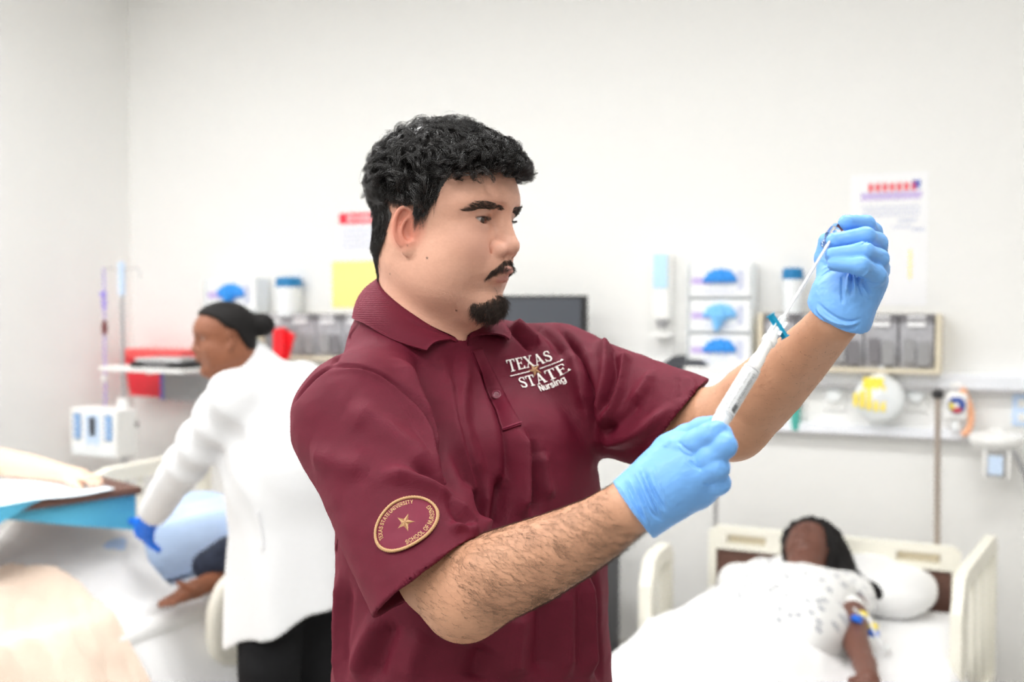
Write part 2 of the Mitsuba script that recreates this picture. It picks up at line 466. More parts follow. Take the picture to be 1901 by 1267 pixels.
EAR_C = np.array([.002, .0725, -.0245])
def ear_sdf(q):
    """One ear in the head's frame with l taken as outward."""
    a, b = math.radians(30), math.radians(12)
    ex = np.array([math.cos(a), -math.sin(a), 0])             # towards the face along the ear
    en = np.array([math.sin(a), math.cos(a), 0])              # out of the ear's face
    ez = np.array([0, 0, 1.0])
    ex2 = ex * math.cos(b) + ez * math.sin(b); ez2 = ez * math.cos(b) - ex * math.sin(b)
    K = .86
    p = (q - EAR_C) @ np.stack([ex2, en, ez2]).T / K          # x forward, y out, z up
    d = ell(p, [0.0005, .0050, .003], [.0158, .0050, .0265])
    d = smin(d, ell(p, [.0020, .0080, -.0270], [.0108, .0056, .0115]), .010)          # lobe
    d = smin(d, ell(p, [.008, -.006, -.004], [.008, .012, .020]), .008)               # root
    d = smax(d, -ell(p, [.0005, .0140, .0035], [.0122, .0100, .0215]), .003)          # hollow inside the rim
    ang = np.radians(np.linspace(-20, 238, 26))
    hel = np.stack([.0004 + .0158 * np.cos(ang) * (1 - .10 * np.sin(ang)), .0090 + .0022 * np.sin(ang * .7), .0035 + .0268 * np.sin(ang)], 1)
    d = smin(d, chain(p, hel, np.linspace(.0026, .0034, 26)), .004)
    anti = cpath([[.006, .0080, .017], [-.002, .0090, .010], [-.0065, .0098, .000], [-.0062, .0100, -.009], [-.001, .0095, -.0170], [.006, .0088, -.0180]], 14)
    d = smin(d, chain(p, anti, np.linspace(.0022, .0032, 14)), .005)
    d = smax(d, -ell(p, [.0045, .0120, -.0040], [.0075, .0100, .0100]), .003)         # concha
    d = smin(d, ell(p, [.0130, .0060, -.0070], [.0038, .0044, .0068]), .004)          # tragus
    return d * K

BRIDGE = cpath([[.0835, 0, .014], [.0895, 0, .003], [.0960, 0, -.010], [.1030, 0, -.0265]], 12)
BROW = cpath([[.0835, .004, .0165], [.0810, .024, .0230], [.0715, .044, .0205], [.058, .0570, .010]], 12)
LIDF = cpath([[.0800, .0195, .0060], [.0835, .028, .0088], [.0805, .037, .0088], [.0725, .0470, .0035]], 12)
LIDB = cpath([[.0800, .0215, -.0085], [.0815, .031, -.0110], [.0760, .042, -.0095]], 10)
ALAR = cpath([[.0945, .0225, -.0255], [.0905, .0240, -.0350], [.0925, .0205, -.0430]], 8)
LIPU = cpath([[.1070, .0000, -.0585], [.1066, .0045, -.0575], [.1010, .0115, -.0590], [.0915, .0175, -.0622]], 20)
LIPL = cpath([[.1008, .0000, -.0695], [.0998, .0065, -.0692], [.0950, .0125, -.0675], [.0905, .0168, -.0645]], 20)
LIPM = cpath([[.1105, 0, -.0640], [.1092, .006, -.0636], [.1025, .0130, -.0636], [.0930, .0200, -.0648]], 12)

def face_detail(q, d):
    f, u = q[:, 0], q[:, 2]
    s = np.abs(q[:, 1])
    qs = np.stack([f, s, u], 1)
    # cheeks and brow
    d = smin(d, chain(qs, BROW, np.linspace(.0065, .0065, 12)), .016)
    # eye sockets
    d = smax(d, -ell(qs, [.0960, .0320, .0015], [.0170, .0155, .0105]), .014)
    d = smax(d, -ell(qs, [.098, .0170, .0020], [.012, .0055, .011]), .014)
    # lids
    e = qs - EYE
    d = smin(d, np.linalg.norm(e, axis=1) - (ER + .0015), .005)
    d = smin(d, chain(qs, LIDF, .0022 + .0008 * np.sin(np.linspace(0, np.pi, 12))), .005)     # fold of the upper lid
    d = smin(d, chain(qs, LIDB, .0020 + .0008 * np.sin(np.linspace(0, np.pi, 10))), .009)     # under the eye
    ln = np.clip((s - .0345) / .0122, -1, 1)
    top = .0034 * (1 - ln ** 2) - .0012 + ln * .0010
    bot = -.0048 * (1 - ln ** 2) - .0012 + ln * .0010
    slit = np.maximum(np.maximum(u - top, bot - u), np.abs(s - .0345) - .0122)
    slit = np.maximum(slit, .0738 - f)
    d = smax(d, -slit, .0010)
    # nose
    d = smin(d, chain(q, BRIDGE, np.linspace(.0070, .0108, 12)), .012)
    d = smin(d, ell(q, [.1045, 0, -.0295], [.0112, .0120, .0102]), .006)
    d = smin(d, ell(qs, [.0965, .0145, -.0345], [.0110, .0082, .0088]), .005)
    d = smin(d, ell(q, [.0970, 0, -.0400], [.0095, .0045, .0062]), .004)
    d = smax(d, -ell(qs, [.1035, .0090, -.0430], [.0074, .0041, .0062]), .0022)
    d = smax(d, -chain(qs, ALAR, [.0018] * 8), .0032)
    # mouth
    d = smin(d, ell(q, [.0910, 0, -.0545], [.0140, .0220, .0150]), .012)
    d = smin(d, chain(qs, LIPU, np.linspace(.0046, .0016, 20)), .004)
    d = smin(d, chain(qs, LIPL, np.linspace(.0056, .0014, 20)), .004)
    d = smax(d, -chain(qs, LIPM, np.linspace(.0013, .0015, 12)), .003)
    d = smax(d, -ell(q, [.1065, 0, -.0835], [.0105, .0160, .0050]), .012)
    # chin
    d = smin(d, ell(q, [.0835, 0, -.1040], [.0155, .0185, .0145]), .016)
    return d

def head_sdf(q, detail=True):
    f, l, u = q[:, 0], q[:, 1], q[:, 2]
    s = np.abs(l)
    qs = np.stack([f, s, u], 1)
    d = ell(q, [.004, 0, .026], [.0905, .0745, .0735])
    uc = np.clip(u, -.135, .09)
    ff, w, nx = np.interp(uc, _ut, _fft), np.interp(uc, _ut, _wt), np.interp(uc, _ut, _nxt)
    fc = .012
    a = np.where(f > fc, ff - fc, .075)
    x, y = np.abs(f - fc) / a, s / w
    g = (x ** nx + y ** nx + 1e-9) ** (1 / nx)
    face = (g - 1) * np.minimum(a, w) * .92
    low = -.120 + np.clip(.088 - f, 0, .2) * .40
    face = smax(face, low - u, .020)
    face = smax(face, u - .062, .04)
    d = smin(d, face, .022)
    d = smin(d, rcone(q, [-.014, 0, -.05], [.006, 0, -.160], .057, .0620), .03)        # neck
    d = smin(d, ell(q, [.036, 0, -.106], [.046, .044, .028]), .03)                     # soft under the chin
    d = smin(d, ell(qs, [.057, .042, -.036], [.026, .024, .024]), .022)
    d = smin(d, ell(qs, [.040, .048, -.072], [.034, .022, .030]), .026)
    if not detail:
        return d
    front = np.where((f > .028) & (u < .05) & (u > -.15))[0]
    if len(front):
        d[front] = face_detail(q[front], d[front])
    # ears
    near = np.where(s > .045)[0]
    if len(near):
        d[near] = smin(d[near], ear_sdf(qs[near]), .0045)
    return d

def man_head(p):
    return head_sdf(head_local(p))
# -- body and pose --------------------------------------------------------------------------------------
BY = math.radians(41)
bF, bL = np.array([math.sin(BY), -math.cos(BY), 0]), np.array([math.cos(BY), math.sin(BY), 0])
SR, SL = at(668, 785, 1.13), at(1030, 705, 1.36)                       # shoulder joints
# arm axes: points with radii, near (his right) and far (his left)
ARMR = [(SR, .050), (at(822, 1060, 1.00), .0475), (at(862, 1111, .975), .0385)]
FORR = [(at(862, 1111, .975), .0395), (at(929, 1068, .955), .0425), (at(992, 1042, .932), .0387), (at(1052, 1014, .91), .0337), (at(1112, 982, .887), .0285), (at(1168, 943, .863), .0246)]
ARML = [(SL, .050), (at(1250, 787, 1.235), .0475), (at(1358, 786, 1.165), .0408)]
FORL = [(at(1358, 786, 1.165), .0412), (at(1400, 745, 1.14), .0426), (at(1432, 716, 1.11), .0390), (at(1480, 672, 1.06), .0315), (at(1520, 630, 1.01), .0262), (at(1550, 596, .97), .0233)]
ELR, WRR, ELL, WRL = FORR[0][0], FORR[-1][0], FORL[0][0], FORL[-1][0]
BC = np.array([-.050, 1.255])                                          # torso axis in plan

def torso_local(p):
    d = p[:, :2] - BC
    return np.stack([d @ bF[:2], d @ bL[:2], p[:, 2]], 1)

_tz = [.80, .90, 1.0, 1.1, 1.2, 1.3, 1.36, 1.40, 1.43]
_tt = np.linspace(.8, 1.43, 300)
_tw = PchipInterpolator(_tz, [.196, .192, .187, .182, .180, .172, .155, .125, .09])(_tt)
_tf = PchipInterpolator(_tz, [.156, .156, .152, .146, .140, .122, .105, .085, .06])(_tt)
_tb = PchipInterpolator(_tz, [.140, .138, .132, .126, .126, .126, .112, .09, .07])(_tt)
def torso_sdf(p, grow=0.0):
    q = torso_local(p)
    z = np.clip(q[:, 2], .80, 1.43)
    a = np.where(q[:, 0] > 0, np.interp(z, _tt, _tf), np.interp(z, _tt, _tb)) + grow
    w = np.interp(z, _tt, _tw) + grow
    g = (np.abs(q[:, 0] / a) ** 2.3 + np.abs(q[:, 1] / w) ** 2.3 + 1e-9) ** (1 / 2.3)
    d = (g - 1) * np.minimum(a, w) * .85
    return smax(d, q[:, 2] - (1.385 + grow), .06)

NECK0, NECK1 = head_world([-.010, 0, -.085]), head_world([.004, 0, -.205])
def limb(p, up, fore):
    d1 = chain(p, [c for c, _ in up], [r for _, r in up])
    d2 = chain(p, [c for c, _ in fore], [r for _, r in fore])
    return smin(d1, d2, .018)

def body_sdf(p):
    d = torso_sdf(p, -.028)
    d = smin(d, rcone(p, NECK0, NECK1, .057, .058), .03)
    d = smin(d, np.minimum(limb(p, ARMR, FORR), limb(p, ARML, FORL)), .03)
    return d

# shirt: torso and shoulders in one cloth, sleeves with open hems
HEMR, HEML = at(800, 1067, 1.005), at(1250, 786, 1.232)
AXR, AXL = norm(HEMR - SR), norm(HEML - SL)
def plane_normal(a, b, axis):
    """The hem's plane holds the line a-b; its normal is the arm's axis made square to that line."""
    e = norm(b - a)
    return norm(axis - e * (axis @ e))
def hem_normal(a, b, axis, tilt=0.0):
    """The hem seen nearly edge on: its plane holds the line a-b and runs (almost) along the line of sight."""
    e, v = norm(b - a), norm((a + b) / 2 - np.array([0, 0, CAMZ]))
    n = norm(np.cross(e, v)); n = n if n @ axis > 0 else -n
    return norm(n + tilt * v)
HEMN_R = hem_normal(at(703, 1140, 1.02), at(893, 997, 1.0), AXR, -.10)
HEMN_L = hem_normal(at(1313, 712, 1.228), at(1190, 862, 1.228), AXL, -.05)
NB = head_world([-.012, 0, -.190])
COLC = at(800, 585, 1.262)
def shirt_sdf(p):
    d = torso_sdf(p)
    dt = d
    for s, k in ((SR, .004), (SL, .004)):
        d = smin(d, rcone(p, NB + np.array([0, 0, .010]), s + np.array([0, 0, k]), .062, .064), .06)
    d = smin(d, rcone(p, NB + np.array([0, 0, .018]), NB - np.array([0, 0, .10]), .064, .10), .05)
    # neck opening
    d = smax(d, -rcone(p, head_world([-.006, 0, -.08]), head_world([.004, 0, -.178]), .064, .064), .006)
    r = rcone(p, SR, HEMR + AXR * .05, .0745, .0685)
    l = rcone(p, SL, HEML + AXL * .05, .0740, .0640)
    cutr, cutl = (p - HEMR) @ HEMN_R, (p - HEML) @ HEMN_L
    ir = smax(rcone(p, SR, HEMR + AXR * .06, .0690, .0630), -(cutr + .075), .01)
    il = smax(rcone(p, SL, HEML + AXL * .06, .0685, .0585), -(cutl + .075), .01)
    d = smin(smin(d, np.maximum(r, cutr), .03), np.maximum(l, cutl), .025)
    d = np.maximum(d, -np.maximum(ir, .010 - dt))
    d = np.maximum(d, -np.maximum(il, .010 - dt))
    return np.maximum(d, .86 - p[:, 2])

# -- hands in gloves ------------------------------------------------------------------------------------
def px(v, Y): return at(v[0], v[1], Y)
def hand_sdf(p, palm, fingers, kf=.0035, kp=.010):
    """palm: list of (a, b, ra, rb) cones joined softly; fingers: chains of (points, radii), kept apart from each other."""
    d = None
    for a, b, ra, rb in palm:
        e = rcone(p, a, b, ra, rb)
        d = e if d is None else smin(d, e, .018)
    fs = None
    for pts, rs in fingers:
        e = None
        for i in range(len(pts) - 1):
            c = rcone(p, pts[i], pts[i + 1], rs[i], rs[i + 1])
            e = c if e is None else smin(e, c, .004)
        near_root = np.linalg.norm(p - pts[0], axis=1)
        e2 = smin(e, d, np.interp(near_root, [.012, .030], [kp, .0012]))
        fs = e2 if fs is None else smin(fs, e2, .0012)
    return fs

# near hand (his right): back of the hand to the camera, thumb on top, fingers closed on the syringe's plunger end
def atr(x, y, Y): return at(x, y, Y + .025)
def atl(x, y, Y): return at(x, y, Y - .05)
RH_W = atr(1173, 943, .838)
RH_PALM = [
    (RH_W, atr(1256, 842, .835), .0205, .0140), (RH_W, atr(1282, 866, .820), .0205, .0155),
    (atr(1182, 950, .838), atr(1288, 890, .820), .0190, .0160), (atr(1190, 954, .84), atr(1287, 910, .832), .0160, .0160),
    (atr(1210, 895, .84), atr(1243, 838, .85), .0170, .0125)]
RH_F = [
    ([atr(1240, 838, .850), atr(1275, 812, .842), atr(1302, 797, .832), atr(1322, 790, .824)], [.0125, .0112, .0095, .0082]),      # thumb
    ([atr(1262, 836, .832), atr(1295, 821, .812), atr(1318, 808, .803), atr(1331, 799, .806)], [.0128, .0108, .0100, .0088]),      # index
    ([atr(1284, 866, .826), atr(1320, 850, .803), atr(1345, 828, .796), atr(1341, 806, .812)], [.0125, .0112, .0100, .0086]),      # middle
    ([atr(1294, 888, .818), atr(1330, 868, .800), atr(1330, 862, .828), atr(1306, 855, .842)], [.0130, .0106, .0090, .0080]),      # ring
    ([atr(1298, 914, .826), atr(1334, 897, .808), atr(1332, 893, .832), atr(1310, 884, .846)], [.0125, .0098, .0084, .0075])]      # little
# far hand (his left): seen from the heel of the palm, fingers stacked and bent over the vial
LH_W = atl(1558, 590, 1.02)
LH_PALM = [
    (LH_W, atl(1616, 520, 1.010), .0225, .0145), (LH_W, atl(1606, 500, 1.035), .0220, .0160),
    (LH_W, atl(1557, 543, 1.020), .0225, .0190), (atl(1558, 560, 1.015), atl(1588, 530, 1.010), .0215, .0195), (atl(1555, 545, 1.03), atl(1546, 505, 1.045), .0175, .0130)]
LH_F = [
    ([atl(1545, 515, 1.040), atl(1533, 480, 1.050), atl(1536, 448, 1.045)], [.0125, .0108, .0088]),                                # thumb
    ([atl(1616, 470, 1.060), atl(1618, 432, 1.055), atl(1606, 417, 1.030), atl(1571, 414, 1.012)], [.0120, .0100, .0088, .0078]),   # index
    ([atl(1624, 480, 1.040), atl(1626, 452, 1.025), atl(1606, 440, 1.000), atl(1549, 448, 1.000)], [.0125, .0105, .0092, .0080]),   # middle
    ([atl(1626, 500, 1.022), atl(1628, 482, 1.000), atl(1604, 468, .982), atl(1546, 474, .990)], [.0125, .0105, .0090, .0076]),     # ring
    ([atl(1616, 520, 1.008), atl(1624, 512, .990), atl(1598, 494, .972), atl(1549, 491, .985)], [.0120, .0100, .0082, .0068])]      # little
def glove_r(p):
    cuff = rcone(p, RH_W, FORR[-2][0], .0226, .0285)
    e0, e1 = atr(1144, 903, .836), atr(1202, 984, .842)
    n = hem_normal(e0, e1, norm(RH_W - FORR[-2][0]), -.06)
    c = (e0 + e1) / 2
    d = smin(hand_sdf(p, RH_PALM, RH_F), cuff, .012)
    d = np.maximum(d, -((p - c) @ n))
    inner = rcone(p, RH_W + n * .01, FORR[-2][0], .0200, .0265)
    return np.maximum(d, -np.maximum(inner, (p - c) @ n - .012))
def glove_l(p):
    cuff = rcone(p, LH_W, FORL[-2][0], .0238, .0290)
    e0, e1 = atl(1514, 568, 1.02), atl(1598, 606, 1.02)
    n = hem_normal(e0, e1, norm(LH_W - FORL[-2][0]), -.40)
    c = (e0 + e1) / 2
    d = smin(hand_sdf(p, LH_PALM, LH_F), cuff, .012)
    d = np.maximum(d, -((p - c) @ n))
    inner = rcone(p, LH_W + n * .01, FORL[-2][0], .0210, .0270)
    return np.maximum(d, -np.maximum(inner, (p - c) @ n - .012))
# -- the man's meshes -----------------------------------------------------------------------------------
rng = np.random.default_rng(7)
tag('person', 'young man with curly black hair and goatee in a maroon polo shirt', 'person')

def skin_colors(m, base=(.60, .35, .25)):
    v = np.array(m.vertices)
    c = np.tile(np.array(base), (len(v), 1))
    k = (meshkit.fbm(v * 45, 3, 3) - .5)[:, None] * np.array([.10, .16, .18])
    k2 = (meshkit.fbm(v * 420, 2, 5) - .5)[:, None] * np.array([.10, .13, .13])
    return c * (1 + k + k2)

head = mesh_sdf(man_head, H0 - np.array([.125, .12, .170]), H0 + np.array([.125, .12, .105]), .00125)
head = biggest(head)
q = head_local(head.vertices)
c = skin_colors(head, (.62, .338, .240))
qs = np.stack([q[:, 0], np.abs(q[:, 1]), q[:, 2]], 1)
def blend(c, mask, col): return c * (1 - mask[:, None]) + np.asarray(col) * mask[:, None]
def soft(d, a, b): return np.clip((b - d) / (b - a), 0, 1) ** 1.0
fr = np.where((q[:, 0] > .05) & (q[:, 2] < .05))[0]
m = np.zeros(len(q)); 
m[fr] = np.maximum(soft(chain(qs[fr], LIPU + [.0015, 0, .0], np.linspace(.0045, .0008, 20)), .0, .0016), soft(chain(qs[fr], LIPL + [.001, 0, 0], np.linspace(.0060, .0008, 20)), .0, .0016))
c = blend(c, m * .75, (.50, .22, .19))
c = blend(c, .35 * soft(ell(qs, [.085, .040, -.028], [.030, .026, .024]), -.01, .012), (.66, .34, .26))          # cheeks
c = blend(c, .35 * soft(ell(q, [.104, 0, -.030], [.016, .022, .016]), -.008, .006), (.66, .34, .26))             # nose
c = blend(c, .80 * soft(np.linalg.norm(qs - [.002, .083, -.022], axis=1), .019, .032) * (qs[:, 1] > .070), (.60, .21, .145))   # ears
c = blend(c, .40 * soft(chain(qs, LIDB, [.004] * 10), -.002, .004), (.52, .29, .22))
# shaven beard: fine dark stubble on the jaw and throat
st = soft(ell(qs, [.052, .030, -.098], [.058, .042, .042]), -.012, .012) * (.6 + .8 * (meshkit.noise(np.array(head.vertices) * 900, 2) - .5))
c = blend(c, np.clip(.16 * st, 0, .3), (.20, .14, .11))
# moles
for mp in ((793, 479, .0014), (724, 509, .0010), (847, 577, .0013), (878, 377, .0010), (757, 456, .0008)):
    hit = on_surface(head, [mp[:2]])
    if len(hit):
        c = blend(c, soft(np.linalg.norm(head.vertices - hit[0], axis=1), mp[2] * .6, mp[2] * 1.3) * .9, (.08, .04, .03))
HEADM = head
body = mesh_sdf(body_sdf, [-.33, .76, .84], [.40, 1.48, 1.53], .0030)
body = biggest(body)
cb = skin_colors(body, (.50, .262, .160))
skin = trimesh.Trimesh(np.vstack([head.vertices, body.vertices]), np.vstack([head.faces, body.faces + len(head.vertices)]), process=False)
add('person__body', skin, 'skin', smooth=True, color=np.vstack([c, cb]))

# eyes
GAZE = norm(np.array([math.cos(.12), .02, -.20]))
for s in (-1, 1):
    e = trimesh.creation.icosphere(5, ER)
    ev = np.array(e.vertices)
    g = norm(GAZE * [1, 1, 1])
    ca = ev @ g / ER
    r = np.arccos(np.clip(ca, -1, 1)) * ER
    ev = ev * (1 + .05 * np.clip(1 - r / .0062, 0, 1)[:, None] ** .7 * .8)
    col = np.tile([.62, .55, .52], (len(ev), 1)) * (1 + .1 * (meshkit.fbm(ev * 600, 2)[:, None] - .5))
    col = blend(col, soft(r, .0056, .0061), (.045, .022, .012))
    col = blend(col, soft(r, .0022, .0026), (.004, .004, .004))
    em = trimesh.Trimesh(head_world(ev + EYE * [1, s, 1]), e.faces, process=False)
    add('person__eye', em, 'eye_wet', smooth=True, color=col)

# -- hair -----------------------------------------------------------------------------------------------
hv, hn = np.array(head.vertices), np.array(head.vertex_normals)
hq = head_local(hv)
tree = cKDTree(hv)
def hair_line(f, s):
    """Height above which hair grows, along the side and round the forehead."""
    xs = [-.12, -.080, -.060, -.040, -.030, -.020, -.012, .000, .008, .017, .031, .040, .050, .058, .066, .08, .12]
    ys = [-.100, -.096, -.088, -.060, -.035, -.010, .003, .006, .002, -.012, -.002, .014, .040, .057, .060, .061, .061]
    return np.interp(f, xs, ys)
hz = hq[:, 2] - hair_line(hq[:, 0], np.abs(hq[:, 1]))
ear_near = (np.abs(hq[:, 1]) > .0735) & (hq[:, 2] < .012) & (hq[:, 0] < .0125)
grow = (hz > 0) & ~ear_near
# a dark under-layer close to the scalp
fmask = grow[head.faces].all(1)
cap = head.submesh([np.where(fmask)[0]], append=True, repair=False)
cq = head_local(cap.vertices)
edge = np.clip((cq[:, 2] - hair_line(cq[:, 0], np.abs(cq[:, 1]))) / .02, 0, 1)
topw = np.clip((cq[:, 2] - .035) / .03, 0, 1)
cap_n = np.array(cap.vertex_normals)
cap = trimesh.Trimesh(cap.vertices + cap_n * (.0006 + edge * (.0012 + .0095 * topw + .0050 * meshkit.fbm(np.array(cap.vertices) * 90, 3) * topw))[:, None], cap.faces, process=False)

area = np.zeros(len(hv)); np.add.at(area, head.faces.ravel(), np.repeat(head.area_faces / 3, 3))
def pick(mask, n, w=None):
    p = area * mask * (1 if w is None else w)
    return rng.choice(len(hv), n, p=p / p.sum())
crown = head_world([-.050, .0, .095])
FW, DN = hF, np.array([0, 0, -1.0])

def flow_dir(P, N, kind):
    if kind == 'top':
        d = (P - crown) * [1, 1, .6] + hF * .035
    else:
        d = DN * 1.0 - hF * .35 + 0 * P
    d = d - N * (d * N).sum(1, keepdims=True)
    return norm(d)

def guides(idx, L, H, k, kind, jitter=.35):
    """Paths that leave the scalp and then run over it at height H."""
    P, N = hv[idx].copy(), hn[idx].copy()
    D = flow_dir(P, N, kind)
    D = norm(D + rng.normal(0, jitter, D.shape))
    out = [P.copy()]
    base = P.copy()
    for i in range(1, k):
        base = base + D * (L / (k - 1))[:, None]
        _, j = tree.query(base)
        n = hn[j]
        n = norm(n * .5 + N * .5)
        surf = base - n * ((base - hv[j]) * n).sum(1, keepdims=True) * np.where(((base - hv[j]) * n).sum(1, keepdims=True) < .012, 1, 0)
        base = surf
        D = norm(D - n * (D * n).sum(1, keepdims=True) + .10 * rng.normal(0, 1, D.shape))
        h = H * (1 - np.exp(-4.0 * i / k))
        out.append(base + n * h[:, None])
    return np.stack(out, 1)

def locks(idx, L, H, R, turns, per, k, kind, spread=.0035, jitter=.35):
    G = guides(idx, L, H, k, kind, jitter)
    n = len(G)
    t = norm(np.gradient(G, axis=1))
    N = hn[idx][:, None, :]
    b = norm(np.cross(t, N)); a = np.cross(b, t)
    s = np.linspace(0, 1, k)[None, :]
    ph = rng.uniform(0, 2 * np.pi, n)[:, None]
    sg = rng.choice([-1, 1], n)[:, None]
    res = []
    for _ in range(per):
        jit = rng.normal(0, 1, (n, 3)) * spread
        jit -= hn[idx] * (jit * hn[idx]).sum(1, keepdims=True)
        th = ph + sg * 2 * np.pi * turns[:, None] * s ** 1.15 + rng.normal(0, .35, (n, 1))
        rr = (R[:, None] * rng.uniform(.65, 1.25, (n, 1))) * np.clip(s * 2.6, 0, 1)
        off = a * (rr * np.cos(th))[..., None] + b * (rr * np.sin(th))[..., None]
        taper = (1 - .55 * s)[..., None]
        res.append(G + off + jit[:, None, :] * taper + rng.normal(0, .0005, (n, 1, 3)) * s[..., None])
    return np.concatenate(res)

def off_ear(P):
    q_ = head_local(P.reshape(-1, 3)).reshape(P.shape)
    bad = ((q_[..., 0] > -.024) & (q_[..., 0] < .0115) & (q_[..., 2] < -.003) & (np.abs(q_[..., 1]) > .062)).any(1)
    fore = (((q_[..., 0] > .060) & (q_[..., 2] < .0385)) | ((q_[..., 0] > .044) & (q_[..., 2] < .036)) | ((q_[..., 1] > .02) & (q_[..., 0] > .042) & (q_[..., 2] < .050))).any(1)
    return P[~(bad | fore)]
hair = [cap]
zt = hq[:, 2]
# crown and top: loose curls
top = grow & (zt > .046) & ((hq[:, 0] < .050) | (hz > .028))
n = 820
idx = pick(top, n)
hair.append(strands(off_ear(locks(idx, rng.uniform(.035, .060, n), rng.uniform(.006, .0180, n), rng.uniform(.0045, .0085, n), rng.uniform(.9, 1.9, n), 16, 16, 'top', .0019)), .00034, .00014))
# fringe: curls rolling over the forehead
fringe = grow & (hq[:, 0] > .052) & (hz < .030) & (zt > .044)
n = 620
idx = pick(fringe, n)
hair.append(strands(off_ear(locks(idx, rng.uniform(.008, .022, n), rng.uniform(.010, .023, n), rng.uniform(.0052, .0088, n), rng.uniform(1.0, 1.8, n), 16, 15, 'top', .0018)), .00034, .00014))
# back and sides under the crown: waves
mid = grow & (zt > .012) & (zt < .062) & (hq[:, 0] < .045)
n = 520
idx = pick(mid, n)
hair.append(strands(off_ear(locks(idx, rng.uniform(.016, .028, n), rng.uniform(.0025, .0070, n), rng.uniform(.0015, .0038, n), rng.uniform(.4, 1.0, n), 14, 11, 'side', .0022, .30)), .00030, .00012))
# the back of the head, tapering to the nape
lowb = grow & (zt > -.045) & (zt < .022) & (hq[:, 0] < -.028)
n = 420
idx = pick(lowb, n)
hair.append(strands(off_ear(locks(idx, rng.uniform(.012, .020, n), rng.uniform(.002, .0052, n), rng.uniform(.001, .0022, n), rng.uniform(.2, .6, n), 12, 9, 'side', .0022, .25)), .00028, .0001))
# clipped sides and nape
low = grow & (zt < .035)
n = 6500
idx = pick(low, n)
hair.append(strands(off_ear(guides(idx, rng.uniform(.010, .022, n), rng.uniform(.0010, .0035, n), 6, 'side', .16)), .00022, .00008))
# single stray hairs
n = 130
idx = pick(top, n)
hair.append(strands(off_ear(locks(idx, rng.uniform(.03, .06, n), rng.uniform(.010, .019, n), rng.uniform(.004, .008, n), rng.uniform(.5, 1.2, n), 1, 14, 'top', .0, .7)), .00016, .00008))
add('person__hair', cat(hair), 'hair_black', smooth=True)

def mirror(P):
    q = head_local(P) * [1, -1, 1]
    w = head_world(q)
    _, j = tree.query(w)
    return hv[j]
def region_roots(poly, n):
    poly = Polygon(poly)
    x0, y0, x1, y1 = poly.bounds
    out = []
    while len(out) < n:
        p = rng.uniform([x0, y0], [x1, y1])
        if poly.contains(Point(p)): out.append(p)
    P = on_surface(HEADM, out)
    return P[(head_local(P)[:, 1] < .012) & (head_local(P)[:, 0] > .035)]
def short_hairs(roots, dir_fn, L, lift, r, k=5, curl=.15):
    _, j = tree.query(roots)
    N = hn[j]
    D = dir_fn(roots, N)
    D = norm(D - N * (D * N).sum(1, keepdims=True) + rng.normal(0, curl, D.shape))
    l = rng.uniform(*L, len(roots))[:, None, None]
    s = np.linspace(0, 1, k)[None, :, None]
    P = roots[:, None] - N[:, None] * .0004 + D[:, None] * l * s + N[:, None] * l * lift * (s - .6 * s ** 2) + rng.normal(0, .0003, (len(roots), 1, 3)) * s
    return strands(P, r, r * .4)
brow = [(862, 394), (874, 386), (890, 377), (906, 373), (922, 377), (936, 383), (940, 391), (930, 393), (910, 389), (890, 389), (876, 394)]
b1 = region_roots(brow, 800)
outw = lambda sgn: (lambda P, N: -hF * .55 + hL * sgn * .8 + hU * .30)
add('person__eyebrow', short_hairs(b1, outw(-1), (.005, .009), .30, .00020), 'hair_brown', smooth=True)
add('person__eyebrow', short_hairs(mirror(b1), outw(1), (.005, .009), .30, .00020), 'hair_brown', smooth=True)
mo = [(903, 517), (912, 503), (925, 493), (934, 484), (946, 481), (956, 483), (958, 492), (952, 499), (940, 502), (926, 506), (914, 514)]
m1 = region_roots(mo, 520)
md = lambda sgn: (lambda P, N: -hF * .25 + hL * sgn * .55 - hU * .75)
add('person__moustache', cat(short_hairs(m1, md(-1), (.005, .009), .45, .00018), short_hairs(mirror(m1), md(1), (.005, .009), .45, .00018)), 'hair_brown', smooth=True)
go = [(873, 566), (880, 560), (893, 561), (906, 556), (918, 549), (930, 545), (938, 552), (940, 566), (936, 580), (922, 592), (905, 597), (888, 592), (877, 580)]
g1 = region_roots(go, 1500)
gd = lambda P, N: -hU * .9 + N * .2 - hF * .1
beard = [short_hairs(g1, gd, (.007, .014), .42, .00020, curl=.24), short_hairs(mirror(g1), gd, (.007, .014), .42, .00020, curl=.22)]
add('person__beard', cat(beard), 'hair_brown', smooth=True)
# lashes along the edges of the lids
for s in (-1, 1):
    t = np.linspace(-1, 1, 46)
    ss = .0345 + .0120 * t
    uu = .0034 * (1 - t ** 2) - .0012 + t * .0010
    rr = np.sqrt(np.maximum((ER + .0013) ** 2 - (ss - EYE[1]) ** 2 - uu ** 2, 1e-6))
    P0 = np.stack([EYE[0] + rr, s * ss, uu], 1)
    D = np.stack([.75 + 0 * t, s * (.10 + .55 * t), -.30 + 0 * t], 1)
    k = np.linspace(0, 1, 6)[None, :, None]
    P = P0[:, None] + norm(D)[:, None] * .0065 * k + np.array([0, 0, .0030]) * k ** 2
    P = np.repeat(P, 2, 0) + rng.normal(0, .00035, (len(P) * 2, 1, 3))
    add('person__eyelashes', strands(head_world(P), .00016, .00006), 'hair_black', smooth=True)

